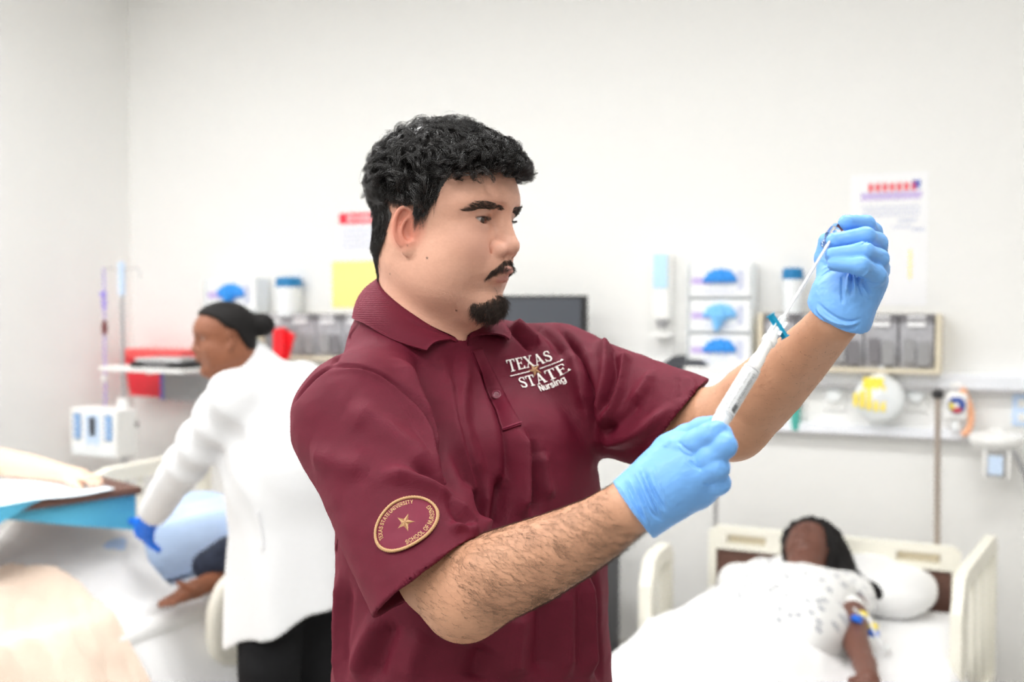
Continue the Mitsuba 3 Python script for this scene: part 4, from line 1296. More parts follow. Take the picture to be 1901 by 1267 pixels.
mat('bin_dark', srgb(120, 118, 122), .5, .3)
mat('rack_beige', srgb(216, 206, 184), .5, .3)
mat('sky_front', srgb(190, 226, 246), .3, .5)
mat('cap_blue', srgb(30, 120, 176), .4, .4)
mat('red_bin', srgb(226, 50, 62), .4, .4)
mat('red_lid', srgb(240, 92, 92), .4, .4)
mat('red_film', srgb(232, 24, 36), .4, .4)
mat('skin_dark', speckle(srgb(104, 66, 54), .08, 120), .5, .4)
mat('skin_brown', speckle(srgb(132, 82, 58), .08, 120), .5, .4)
mat('skin_pale', speckle(srgb(234, 196, 172), .04, 120), .5, .4)
mat('gown_blue', speckle(srgb(184, 206, 238), .05, 120), .85, .15, sheen=.3)
def gown_print(p, n, uv):
    d1, d2, c = mikit.voronoi(p.x * 26 + p.z * 11, p.y * 26 + p.z * 15)
    k = mikit.smoothstep(.30, .20, d1) * dr.select(c > .45, 1.0, 0.0)
    return mikit.mix((.76, .76, .755), (.42, .43, .46), k)
mat('gown_print', mikit.proc(gown_print), .85, .15, sheen=.3)
mat('coat_white', speckle((.66, .665, .68), .03, 200), .85, .15, sheen=.3)
mat('blue_pad', srgb(86, 176, 212), .6, .3)
mat('pad_white', srgb(226, 240, 250), .6, .3)
mat('glove_blue_dark', srgb(26, 108, 222), .45, .4)
mat('pump_blue', srgb(60, 130, 190), .5, .3)
mat('steel_rough', (.60, .60, .62), .35, .5, metallic=1.0)
mat('pole_bronze', srgb(168, 156, 146), .4, .5, metallic=.3)
mat('lilac_plastic', srgb(150, 130, 226), .4, .4)
mat('blood_red', srgb(104, 16, 24), .3, .5)
mat('dial_blue', srgb(60, 84, 160), .4, .4)
mat('dial_yellow', srgb(226, 206, 84), .4, .4)
mat('dial_red', srgb(206, 60, 70), .4, .4)
mat('tube_orange', srgb(240, 178, 140), .4, .4)
mat('yellow_bright', srgb(250, 228, 84), .5, .3)
mat('frost', (.82, .85, .87), .4, .4)
mat('teal_fitting', srgb(80, 176, 164), .4, .4)
mat('outlet_blue', srgb(204, 224, 250), .4, .4)

def on_wall(px0, py0, px1, py1, b):
    """(a, z, width, height) of a thing b in front of the far wall that fills a seen box."""
    a0_, z1_ = wall_at(px0, (py0 + py1) / 2, b)[0], wall_at((px0 + px1) / 2, py0, b)[1]
    a1_, z0_ = wall_at(px1, (py0 + py1) / 2, b)[0], wall_at((px0 + px1) / 2, py1, b)[1]
    return (a0_ + a1_) / 2, (z0_ + z1_) / 2 - FLOOR, a1_ - a0_, z1_ - z0_
# -- papers on the wall ---------------------------------------------------------------------------------
def paper(name, label, cat_, box_, mt, prints, b=.0):
    a, z, w, h = on_wall(*box_, b)
    tag(name, label, cat_)
    add(f'{name}__sheet', place(box(w, .0016, h), a, b + .0012, z), mt, smooth=False)
    for pn, pm, x0, x1, y0, y1 in prints:
        add(f'{name}__{pn}', place(box(w * (x1 - x0), .0006, h * (y1 - y0)), a + w * ((x0 + x1) / 2 - .5), b + .0026, z + h * (.5 - (y0 + y1) / 2)), pm, smooth=False)
def blocks(n, x0, x1, y0, y1, gap=.3):
    w = (x1 - x0) / n
    return [(x0 + w * i + w * gap / 2, x0 + w * (i + 1) - w * gap / 2, y0, y1) for i in range(n)]
paper('warning_notice', 'white notice with a red heading band above the yellow sheet', 'notice', (628, 393, 742, 466), 'paper_white',
      [('heading', 'print_red', .02, .98, .02, .30)] + [('lettering', 'paper_white', *t) for t in ((.16, .22, .09, .23), (.25, .32, .09, .23), (.35, .42, .09, .23), (.45, .52, .09, .23), (.56, .62, .09, .23), (.66, .73, .09, .23))] +
      [('text_line', 'print_grey', .06, .94, y, y + .05) for y in (.40, .52, .64, .76, .88)])
# the lettering lies on the heading: lift it a little
for k_ in list(scene):
    pass
paper('yellow_sheet', 'plain yellow paper sheet taped to the wall under the red-headed notice', 'paper sheet', (617, 485, 728, 572), 'paper_yellow', [])
paper('wall_poster', 'tall white poster with a red and violet title behind the raised glove', 'poster', (1578, 322, 1722, 567), 'paper_white',
      [('title', 'print_red', *t) for t in blocks(7, .22, .86, .075, .135, .35)] + [('title_backing', 'print_lilac', .14, .92, .145, .185), ('subtitle', 'print_blue', .80, .90, .06, .12), ('subtitle', 'print_lilac', .14, .90, .19, .20)] +
      [('text_line', 'print_grey', .16, .90, y, y + .012) for y in (.25, .28, .31)] + [('diagram', 'print_grey', .62, .86, .35, .37), ('diagram', 'print_grey', .55, .80, .40, .415), ('diagram', 'print_grey', .80, .96, .42, .44), ('strip', 'paper_yellow', .77, .80, .58, .80)])
# -- glove boxes in wire-fronted holders -------------------------------------------------------------------
def glove_unit(name, label, box_, rows, shades):
    b = .02
    a, z, w, h = on_wall(*box_, .11)
    tag(name, label, 'glove holder')
    add(f'{name}__back_plate', place(rbox(w, .006, h, .002), a, b, z), 'frost')
    for s in (-1, 1): add(f'{name}__side_plate', place(rbox(.005, .10, h, .002), a + s * (w / 2 - .0025), b + .05, z), 'frost')
    n = rows; hh = h / n
    for i in range(n):
        add(f'{name}__shelf', place(rbox(w - .012, .10, .005, .001), a, b + .052, z + h / 2 - hh * (i + 1) + .0025), 'frost')
        key = 'glove_box' if 'glove_box' not in labels else f'glove_box_{sum(k.startswith("glove_box") for k in labels):03d}'
        tag(key, shades[i][1], 'glove box', 'boxes of blue gloves on the wall')
        zc = z + h / 2 - hh * (i + .5)
        add(f'{key}__carton', place(rbox(w - .02, .085, hh - .014, .002), a, b + .052, zc), 'white_print')
        add(f'{key}__printed_band', place(box(w * .30, .0010, hh * .20), a - w * .28, b + .0955, zc - hh * .02), 'print_lilac', smooth=False)
        add(f'{key}__printed_band', place(box(w * .10, .0010, hh * .55), a + w * .32, b + .0955, zc), 'print_grey', smooth=False)
        add(f'{key}__text_line', place(box(w * .5, .0010, hh * .05), a, b + .0955, zc - hh * .32), 'print_grey', smooth=False)
        def tuft(p, cx=0.0, wd=w * .26, ht=hh * .34, drop=shades[i][2]):
            d = ell(p, [0, 0, 0], [wd, .024, ht])
            d = smax(d, -p[:, 2] - ht * .12, .008)
            if drop:
                d = smin(d, rcone(p, [0, -.016, 0], [-.01, -.022, -ht * 1.1], .030, .010), .02)
            return d + .003 * np.sin(p[:, 0] * 210 + p[:, 2] * 90)
        tm = biggest(mesh_sdf(tuft, [-w * .3, -.06, -hh * .55], [w * .3, .05, hh * .45], .005))
        add(f'{key}__gloves', place(tm, a + w * .02, b + .100, zc - hh * .02), shades[i][0], smooth=True)
glove_unit('glove_holder', 'clear holder of three glove boxes on the wall left of the raised forearm', (1276, 488, 1397, 682), 3,
           [('glove_royal', 'white box with blue gloves pulled out, topmost of the three by the forearm', False), ('glove_sky', 'white box with a pale blue glove hanging down, middle of the three', True), ('glove_royal', 'white box with a blue glove arch, lowest of the three by the forearm', False)])
glove_unit('glove_holder_001', "clear holder of glove boxes on the wall behind the woman's head", (381, 516, 478, 640), 2,
           [('glove_royal', "white box with bright blue gloves just above the woman's black hair", True), ('glove_sky', "white box mostly hidden behind the woman's head", False)])
# -- dispensers and canisters ---------------------------------------------------------------------------------
a, z, w, h = on_wall(1209, 468, 1242, 628, .09)
tag('soap_dispenser', 'white wall dispenser with a pale blue front panel beside the glove holder', 'dispenser')
add('soap_dispenser__housing', place(rbox(w, .085, h * .78, .012), a, .045, z + h * .10), 'white_plastic')
add('soap_dispenser__front_panel', place(rbox(w * .80, .012, h * .40, .004), a, .090, z + h * .28), 'sky_front')
add('soap_dispenser__nozzle', place(rbox(w * .5, .05, h * .10, .008), a, .060, z - h * .33), 'grey_plastic')
add('soap_dispenser__drip_tray', place(rbox(w * 1.1, .10, h * .05, .006), a, .055, z - h * .47), 'white_plastic')
for nm, bx, lb in (('wipe_canister', (1452, 498, 1491, 588), 'round wall canister with a dark blue lid left of the syringe spike'), ('wipe_canister_001', (517, 515, 556, 592), 'round wall canister with a dark blue lid beside the yellow sheet')):
    a, z, w, h = on_wall(*bx, .07)
    tag(nm, lb, 'canister')
    r_ = w / 2
    m = lathe([(0, -h * .5), (r_ * .86, -h * .5), (r_ * .92, -h * .47), (r_ * .95, h * .27), (0, h * .27)], 32)
    add(f'{nm}__body', place(m, a, .07, z), 'frost')
    m = lathe([(0, h * .27), (r_, h * .27), (r_ * 1.02, h * .30), (r_ * .98, h * .46), (r_ * .80, h * .50), (0, h * .50)], 32)
    add(f'{nm}__lid', place(m, a, .07, z), 'cap_blue')
    add(f'{nm}__bracket', place(rbox(w * .4, .05, h * .3, .004), a, .022, z - h * .1), 'white_plastic')
# -- racks of tilting bins -----------------------------------------------------------------------------------
def bin_rack(name, label, px0, px1, py0, py1, n, part):
    b = .10
    a, z, w, h = on_wall(px0, py0, px1, py1, b + .05)
    tag(name, label, 'storage rack')
    add(f'{name}__back_panel', place(rbox(w, .012, h, .003), a, .012, z), 'rack_beige')
    for s in (-1, 1): add(f'{name}__end_cheek', place(rbox(.022, .14, h * 1.0, .006), a + s * (w / 2 - .011), .075, z), 'rack_beige')
    add(f'{name}__base_rail', place(rbox(w, .14, .018, .005), a, .075, z - h / 2 + .009), 'rack_beige')
    add(f'{name}__top_rail', place(rbox(w, .10, .014, .004), a, .06, z + h / 2 - .007), 'bin_dark')
    bw = (w - .05) / n
    for i in range(n):
        key = f'{part}' if part not in labels else f'{part}_{sum(k.startswith(part) for k in labels):03d}'
        aa = a - w / 2 + .025 + bw * (i + .5)
        tag(key, f'grey tilting bin, {("leftmost", "second from the left", "middle one", "second from the right", "rightmost")[i]} in the rack {"behind the raised arm" if px0 > 1000 else "behind the white coat"}', 'storage bin', 'tilting bins of the wall racks')
        v = np.array([[-.5, 0, -.5], [.5, 0, -.5], [.5, 0, .5], [-.5, 0, .5]])
        fr_ = np.array([[-bw / 2 + .004, .10, -h * .44], [bw / 2 - .004, .10, -h * .44], [bw / 2 - .004, .145, h * .40], [-bw / 2 + .004, .145, h * .40], [-bw / 2 + .004, .02, -h * .44], [bw / 2 - .004, .02, -h * .44], [bw / 2 - .004, .02, h * .40], [-bw / 2 + .004, .02, h * .40]])
        hull = trimesh.convex.convex_hull(fr_ * [1, -1, 1])
        add(f'{key}__body', place(hull, aa, 0, z), 'bin_grey', smooth=False)
        add(f'{key}__front_lip', place(rbox(bw - .006, .010, .016, .004), aa, .147, z + h * .40), 'bin_dark')
        add(f'{key}__label_card', place(rbox(bw * .52, .003, h * .18, .001), aa, .149, z + h * .38), 'paper_white')
        for k in range(2): add(f'{key}__contents', place(rbox(bw * .36, .02, h * .42, .004), aa + (k - .5) * bw * .40, .120, z - h * (.12 + .04 * k)), 'grey_plastic' if (i + k) % 3 else 'bin_dark')
bin_rack('bin_rack', 'beige-framed rack of grey bins on the wall behind the raised forearm', 1405, 1748, 583, 692, 5, 'storage_bin')
bin_rack('bin_rack_001', 'beige-framed rack of grey bins on the wall behind the woman in the white coat', 478, 745, 583, 670, 5, 'storage_bin')
# -- monitor -----------------------------------------------------------------------------------------------
a, z, w, h = on_wall(850, 549, 1086, 690, .26)
tag('monitor', "black flat monitor on a wall arm behind the man's shoulder", 'monitor')
add('monitor__casing', place(rbox(w, .045, h, .008), a, .24, z), 'black_plastic')
add('monitor__screen', place(box(w - .036, .002, h - .036), a, .2640, z + .004), 'screen_grey', smooth=False)
add('monitor__wall_arm', place(cat(rbox(.10, .02, .16, .004, c=(0, .205, 0)), rbox(.05, .19, .05, .006, c=(0, .105, 0))), a, .22, z), 'dark_grey')
# -- service rails along the headwall -------------------------------------------------------------------------
a0_, z0_ = wall_at(1180, 702, .06); a1_, z1_ = wall_at(1901, 708, .06)
zt_ = wall_at(1650, 704, .06)[1] - FLOOR
tag('service_rail', 'upper white service rail running along the wall above the right-hand bed', 'wall rail')
add('service_rail__channel', place(rbox(a1_ - a0_ + .9, .07, .055, .008), (a0_ + a1_) / 2 + .35, .035, zt_), 'rail_white')
add('service_rail__lip', place(rbox(a1_ - a0_ + .9, .012, .016, .004), (a0_ + a1_) / 2 + .35, .076, zt_ - .030), 'steel_rough')
zb_ = wall_at(1600, 800, .06)[1] - FLOOR
aL, aR = wall_at(1120, 790, .06)[0], wall_at(1806, 806, .06)[0]
tag('service_rail_001', 'lower white service rail on the wall above the headboard', 'wall rail')
add('service_rail_001__channel', place(rbox(aR - aL, .06, .036, .006), (aL + aR) / 2, .03, zb_), 'rail_white')
add('service_rail_001__lip', place(rbox(aR - aL, .010, .010, .003), (aL + aR) / 2, .064, zb_ - .016), 'steel_rough')
add('trim_1', place(rbox(a1_ - a0_ + .9, .010, zt_ - zb_, .002), (a0_ + a1_) / 2 + .35, .005, (zt_ + zb_) / 2), 'wall_paint'); tag('trim_1', kind='structure')
# dark handset base on the rail, white box under it
a, z, w, h = on_wall(1228, 667, 1314, 693, .13)
tag('desk_phone', "dark grey rounded device on the rail just above the man's far sleeve", 'device')
m = trimesh.convex.convex_hull(np.vstack([rbox(w, .13, h * .45, .008).vertices + [0, 0, -h * .25], rbox(w * .62, .06, h * .5, .008).vertices + [0, .02, h * .22]]))
zz = zt_ + .0275 + h * .46 - .010
add('desk_phone__housing', place(m, a, .09, zz), 'dark_grey')
add('desk_phone__key_panel', place(rbox(w * .5, .05, h * .08, .003), a + w * .05, .065, zz + h * .47), 'black_plastic')
a, z, w, h = on_wall(1278, 686, 1372, 730, .12)
tag('supply_box', 'white lidded box below the dark device, half hidden by the arm', 'box')
add('supply_box__body', place(rbox(w, .10, h * .8, .006), a, .13, zt_ - .02), 'frost')
add('supply_box__lid', place(rbox(w * 1.04, .105, h * .16, .005), a, .13, zt_ - .02 + h * .48), 'white_plastic')
# yellow-striped pouch hanging on the rail
a, z, w, h = on_wall(1574, 684, 1668, 776, .10)
tag('supply_pouch', 'white plastic pouch with yellow stripes hanging from the upper rail', 'pouch')
def pouch_sdf(p):
    d = ell(p, [.01, 0, -.02], [w * .50, .035, h * .48])
    d = smin(d, rcone(p, [.0, 0, 0], [w * .10, 0, h * .50], .035, .012), .04)
    return d
add('supply_pouch__bag', place(biggest(mesh_sdf(pouch_sdf, [-w * .6, -.06, -h * .62], [w * .62, .06, h * .62], .008)), a + w * .08, .115, z), 'frost', smooth=True)
for k in range(5):
    t = tube(spline([(a, 0, 0), (a, 0, 1)], 2), .01) if False else None
    x_ = -w * .34 + k * w * .135
    hh_ = h * (.16 + .05 * k) if k < 3 else h * .30
    add('supply_pouch__stripe', place(rbox(w * .085, .012, hh_ * 1.7, .004), a + x_ + w * .02, .150 + .004 * math.sin(k), z - h * .16 + hh_ * .25), 'yellow_bright')
add('supply_pouch__flap', place(rbox(w * .40, .012, h * .22, .004), a + w * .02, .148, z + h * .22), 'yellow_bright')
# suction regulator, tubing, canister, outlets
a, z, w, h = on_wall(1752, 712, 1800, 802, .10)
tag('suction_regulator', 'white suction regulator with a coloured round dial on the rail', 'gauge')
add('suction_regulator__body', place(rbox(w * .86, .07, h * .56, .014), a, .08, z + h * .02), 'white_plastic')
add('suction_regulator__mount', place(rbox(w * .55, .06, h * .30, .008), a, .05, z + h * .34), 'white_plastic')
def disc(r, t): 
    m = trimesh.creation.cylinder(r, t, sections=36); m.apply_transform(trimesh.transformations.rotation_matrix(math.pi / 2, [1, 0, 0])); return m
add('suction_regulator__dial', place(disc(w * .34, .012), a, .120, z + h * .06), 'dial_blue')
def sector(r, a_0, a_1):
    p_ = Polygon([(0, 0)] + [(r * math.cos(x), r * math.sin(x)) for x in np.linspace(a_0, a_1, 14)])
    m = trimesh.creation.extrude_polygon(p_, .004, engine='earcut'); m.apply_transform(trimesh.transformations.rotation_matrix(math.pi / 2, [1, 0, 0])); return m
add('suction_regulator__dial_sector', place(sector(w * .30, 2.6, 4.0), a, .127, z + h * .06), 'dial_yellow')
add('suction_regulator__dial_sector', place(sector(w * .30, 4.1, 5.6), a, .127, z + h * .06), 'dial_red')
add('suction_regulator__dial_cap', place(disc(w * .10, .010), a, .131, z + h * .06), 'white_plastic')
add('suction_regulator__knob', place(lathe([(0, -.02), (.014, -.02), (.016, 0), (.012, .014), (0, .014)], 24), a, .09, z - h * .36), 'frost')
tp = [R(*wall_at(x_, y_, .09)[:1], .09, 0) * [1, 1, 0] + [0, 0, wall_at(x_, y_, .09)[1]] for x_, y_ in ((1786, 722), (1797, 745), (1803, 775), (1796, 800), (1786, 808))]
add('suction_regulator__hose', tube(spline(tp, 24), .012, 12), 'tube_orange', smooth=True)
a, z, w, h = on_wall(1797, 802, 1905, 880, .14)
tag('suction_canister', 'clear suction canister with a wide white lid on the wall at the right edge', 'canister')
rr_ = w / 2
add('suction_canister__lid', place(lathe([(0, .012), (rr_ * .9, .012), (rr_, .004), (rr_, -.012), (rr_ * .82, -.034), (rr_ * .55, -.040), (0, -.040)], 40), a, .14, z + h * .36), 'white_plastic')
add('suction_canister__jar', place(lathe([(rr_ * .52, 0), (rr_ * .50, -.10), (rr_ * .46, -.108), (0, -.108), (0, -.104), (rr_ * .44, -.104), (rr_ * .48, -.10), (rr_ * .50, 0)], 36), a, .14, z + h * .36 - .040), 'clear_solid')
add('suction_canister__scale_card', place(rbox(rr_ * .5, .003, .07, .001), a - .005, .14 + rr_ * .52, z + h * .36 - .095), 'outlet_blue')
add('suction_canister__bracket', place(rbox(.05, .08, .05, .006), a, .05, z + h * .30), 'white_plastic')
hp = [wall_at(x_, y_, .20) for x_, y_ in ((1880, 838), (1892, 858), (1908, 900), (1930, 960))]
hp = [R(a_, .20, 0) * [1, 1, 0] + [0, 0, z_] for a_, z_ in hp]
add('suction_canister__hose', tube(spline(hp, 20), .009, 10), 'grey_plastic', smooth=True)
for nm, bx, mt, lb in (('wall_outlet', (1879, 733, 1916, 792), 'outlet_blue', 'pale blue outlet plate on the wall at the right edge'),):
    a, z, w, h = on_wall(*bx, .02)
    tag(nm, lb, 'outlet')
    add(f'{nm}__plate', place(rbox(w, .010, h, .004), a, .016, z), mt)
    for s in (-1, 1): add(f'{nm}__socket', place(rbox(w * .4, .006, h * .26, .003), a, .023, z + s * h * .22), 'white_plastic')
for i, (x_, y_, mt, mt2, lb) in enumerate(((1478, 752, 'teal_fitting', 'grey_plastic', 'green gas outlet with a hanging fitting between the two rails'), (1548, 738, 'white_plastic', 'frost', 'white round gas outlet between the rails left of the yellow-striped pouch'), (1700, 738, 'white_plastic', 'frost', 'white round gas outlet between the rails right of the yellow-striped pouch'))):
    a, z = wall_at(x_, y_, .04); z -= FLOOR
    nm = 'gas_outlet' if i == 0 else f'gas_outlet_{i:03d}'
    tag(nm, lb, 'outlet')
    add(f'{nm}__plate', place(rbox(.085, .016, .11, .006), a, .018, z), 'white_plastic')
    add(f'{nm}__valve', place(disc(.026, .03), a, .040, z + .01), mt2)
    if i == 0: add(f'{nm}__fitting', place(lathe([(0, -.10), (.014, -.10), (.018, -.06), (.018, 0), (0, 0)], 20), a, .055, z), mt)
# -- left: red sharps bin, shelf, IV pole ----------------------------------------------------------------
a, z, w, h = on_wall(233, 650, 338, 737, .14)
tag('sharps_bin', 'red plastic sharps bin with a lighter red lid on the wall behind the shelf', 'sharps bin')
fr_ = np.array([[x * w * (.5 if zz_ > 0 else .42), y * .06 * (1 if zz_ > 0 else .85), zz_ * h * .5] for x in (-1, 1) for y in (-1, 1) for zz_ in (-1, .62)])
add('sharps_bin__body', place(trimesh.convex.convex_hull(fr_), a, .09, z), 'red_bin', smooth=False)
add('sharps_bin__lid', place(rbox(w * 1.02, .14, h * .20, .012), a, .09, z + h * .41), 'red_lid')
add('sharps_bin__wall_bracket', place(rbox(w * .5, .04, h * .5, .006), a, .02, z), 'grey_plastic')
a, z, w, h = on_wall(228, 668, 378, 694, .34)
tag('wall_shelf', 'white cantilevered shelf on the wall above the red bin', 'shelf')
add('wall_shelf__board', place(rbox(w, .24, .022, .006), a, .38, z - h * .12), 'white_plastic')
add('wall_shelf__bracket', place(cat(rbox(.02, .50, .02, .004, c=(-w * .1, .24, -.02))), a, .38, z - h * .12), 'white_plastic')
tag('binder', 'black flat case lying on the white shelf', 'case')
add('binder__case', place(rbox(w * .64, .20, .030, .006), a + w * .17, .38, z - h * .12 + .026), 'black_plastic')
add('binder__latch', place(rbox(w * .3, .006, .010, .002), a + w * .17, .483, z - h * .12 + .026), 'grey_plastic')
tag('binder_001', 'grey folder lying on the black case on the shelf', 'folder')
add('binder_001__cover', place(rbox(w * .56, .19, .016, .004), a + w * .19, .38, z - h * .12 + .050), 'grey_plastic')
add('binder_001__page_edge', place(box(w * .54, .003, .009), a + w * .19, .476, z - h * .12 + .050), 'paper_white', smooth=False)
a, z, w, h = on_wall(320, 692, 392, 742, .14)
tag('waste_bin', 'grey plastic tub with a blue edge hanging beside the red sharps bin', 'tub')
fr_ = np.array([[x * w * (.5 if zz_ > 0 else .42), y * .10, zz_ * h * .5] for x in (-1, 1) for y in (-1, 1) for zz_ in (-1, 1)])
add('waste_bin__body', place(trimesh.convex.convex_hull(fr_), a, .12, z), 'grey_plastic', smooth=False)
add('waste_bin__blue_edge', place(rbox(w * .08, .20, h * .96, .004), a - w * .48, .125, z), 'print_blue')
add('waste_bin__hook', place(rbox(w * .3, .03, h * .3, .004), a, .018, z + h * .2), 'grey_plastic')
# red bag by the bins
def wall_shape(pix, b, t):
    """A thick flat piece in a plane parallel to the far wall whose outline is seen at these pixels."""
    q_ = [wall_at(x, y, b) for x, y in pix]
    c_ = np.mean(q_, 0)
    p_ = Polygon([(u - c_[0], v - c_[1]) for u, v in q_])
    m = trimesh.creation.extrude_polygon(p_.buffer(.006).buffer(-.003), t, engine='earcut')
    m.apply_transform(trimesh.transformations.rotation_matrix(math.pi / 2, [1, 0, 0]))
    return place(m, c_[0], b, c_[1] - FLOOR)
tag('red_bag', 'bright red folded plastic bag hanging behind the white coat', 'bag')
add('red_bag__pouch', wall_shape([(515, 612), (531, 609), (533, 640), (528, 668), (515, 664)], .26, .03), 'red_film', smooth=30)
add('red_bag__folded_side', wall_shape([(529, 612), (548, 622), (541, 648), (536, 667), (524, 668)], .245, .018), 'red_film', smooth=30)
add('red_bag__hook', place(rbox(.012, .13, .012, .003), wall_at(524, 611, .24)[0], .20, wall_at(524, 611, .24)[1] - FLOOR), 'grey_plastic')
# -- IV pole with pump at the left ------------------------------------------------------------------------
def wp(px_, py_, b):
    a_, z_ = wall_at(px_, py_, b)
    return R(a_, b, 0) * [1, 1, 0] + np.array([0, 0, z_])
b_ = .42
pa = wall_at(227, 600, b_)[0]
ztop = wall_at(227, 492, b_)[1] - FLOOR
tag('iv_pole', 'steel IV pole with hooks and a black knob beside the red bin', 'IV pole')
add('iv_pole__upper_rod', place(lathe([(0, 1.05), (.011, 1.05), (.011, ztop), (0, ztop)], 20), pa, b_, 0), 'steel_rough')
add('iv_pole__lower_tube', place(lathe([(0, .06), (.016, .06), (.016, 1.10), (0, 1.10)], 20), pa, b_, 0), 'steel_rough')
add('iv_pole__sleeve', place(rbox(.026, .026, .17, .006), pa, b_, ztop - .07), 'outlet_blue')
hk = []
for s in (-1, 1):
    hk.append(tube(spline([(0, 0, 0), (s * .06, 0, .012), (s * .115, 0, .004), (s * .125, 0, -.02), (s * .118, 0, -.034)], 16), .0030, 8))
add('iv_pole__hook', place(hk[0], pa, b_, ztop - .03), 'steel_rough', smooth=True)
add('iv_pole__hook', place(hk[1], pa, b_, ztop - .03), 'steel_rough', smooth=True)
kz = wall_at(250, 785, b_)[1] - FLOOR
add('iv_pole__collar', place(lathe([(0, kz + .05), (.03, kz + .05), (.032, kz + .09), (.026, kz + .12), (0, kz + .12)], 24), pa, b_, 0), 'white_plastic')
add('iv_pole__clamp', place(rbox(.09, .05, .034, .006), pa - .01, b_, kz + .02), 'dark_grey')
add('iv_pole__clamp_knob', place(lathe([(0, -.02), (.022, -.018), (.026, 0), (.022, .018), (0, .02)], 24), wall_at(252, 788, b_)[0], b_ + .02, kz - .006), 'black_plastic')
for k in range(5):
    an = k * 2 * math.pi / 5
    add('iv_pole__foot', place(tube([(0, 0, .09), (.30 * math.cos(an), .30 * math.sin(an), .055)], .014, 10), pa, b_, 0), 'steel_rough')
    add('iv_pole__caster', place(trimesh.creation.icosphere(2, .028), pa + .30 * math.cos(an), b_ - .30 * math.sin(an), .028), 'black_plastic', smooth=True)
# drip line with chamber
tag('drip_set', 'drip line with a lilac clip and dark red chamber on the IV pole', 'drip line')
da = wall_at(194, 600, b_)[0]
zz = lambda y: wall_at(194, y, b_)[1] - FLOOR
add('drip_set__line', place(tube(spline([(0, 0, zz(498)), (.002, 0, zz(560)), (-.002, 0, zz(640)), (.0, 0, zz(720)), (-.01, 0, zz(765))], 24), .0035, 8), da, b_, 0), 'lilac_plastic', smooth=True)
add('drip_set__clip', place(rbox(.030, .02, .028, .006), da, b_ + .005, zz(547)), 'lilac_plastic')
add('drip_set__spike', place(lathe([(0, zz(575)), (.008, zz(575)), (.011, zz(555)), (0, zz(555))], 16), da, b_, 0), 'lilac_plastic')
add('drip_set__chamber', place(lathe([(0, zz(622)), (.010, zz(621)), (.014, zz(612)), (.012, zz(600)), (.006, zz(594)), (0, zz(594))], 20), da, b_, 0), 'blood_red')
add('drip_set__roller_clamp', place(rbox(.032, .026, .034, .010), da, b_ + .004, zz(703)), 'white_plastic')
# infusion pump
b2 = .50
a, z, w, h = on_wall(127, 760, 213, 850, b2 + .08)
tag('infusion_pump', 'white infusion pump with two blue key strips and grey display', 'pump')
add('infusion_pump__housing', place(rbox(w, .14, h, .012), a, b2, z), 'white_plastic')
for s in (-1, 1):
    add('infusion_pump__key_strip', place(rbox(w * .15, .006, h * .52, .003), a + s * w * .335, b2 + .072, z + h * .12), 'pump_blue')
    for k in range(4): add('infusion_pump__key', place(rbox(w * .09, .006, h * .07, .002), a + s * w * .335, b2 + .077, z + h * (.28 - .11 * k)), 'outlet_blue')
add('infusion_pump__display_bezel', place(rbox(w * .30, .006, h * .62, .003), a, b2 + .072, z + h * .08), 'outlet_blue')
add('infusion_pump__display', place(rbox(w * .12, .006, h * .38, .002), a + w * .01, b2 + .077, z + h * .14), 'dark_grey')
add('infusion_pump__door', place(rbox(w * .92, .006, h * .22, .003), a, b2 + .071, z - h * .36), 'frost')
add('infusion_pump__pole_clamp', place(rbox(abs(pa - a), .04, .05, .006), (pa + a) / 2 + .02, b2 - .06, z + h * .2), 'grey_plastic')

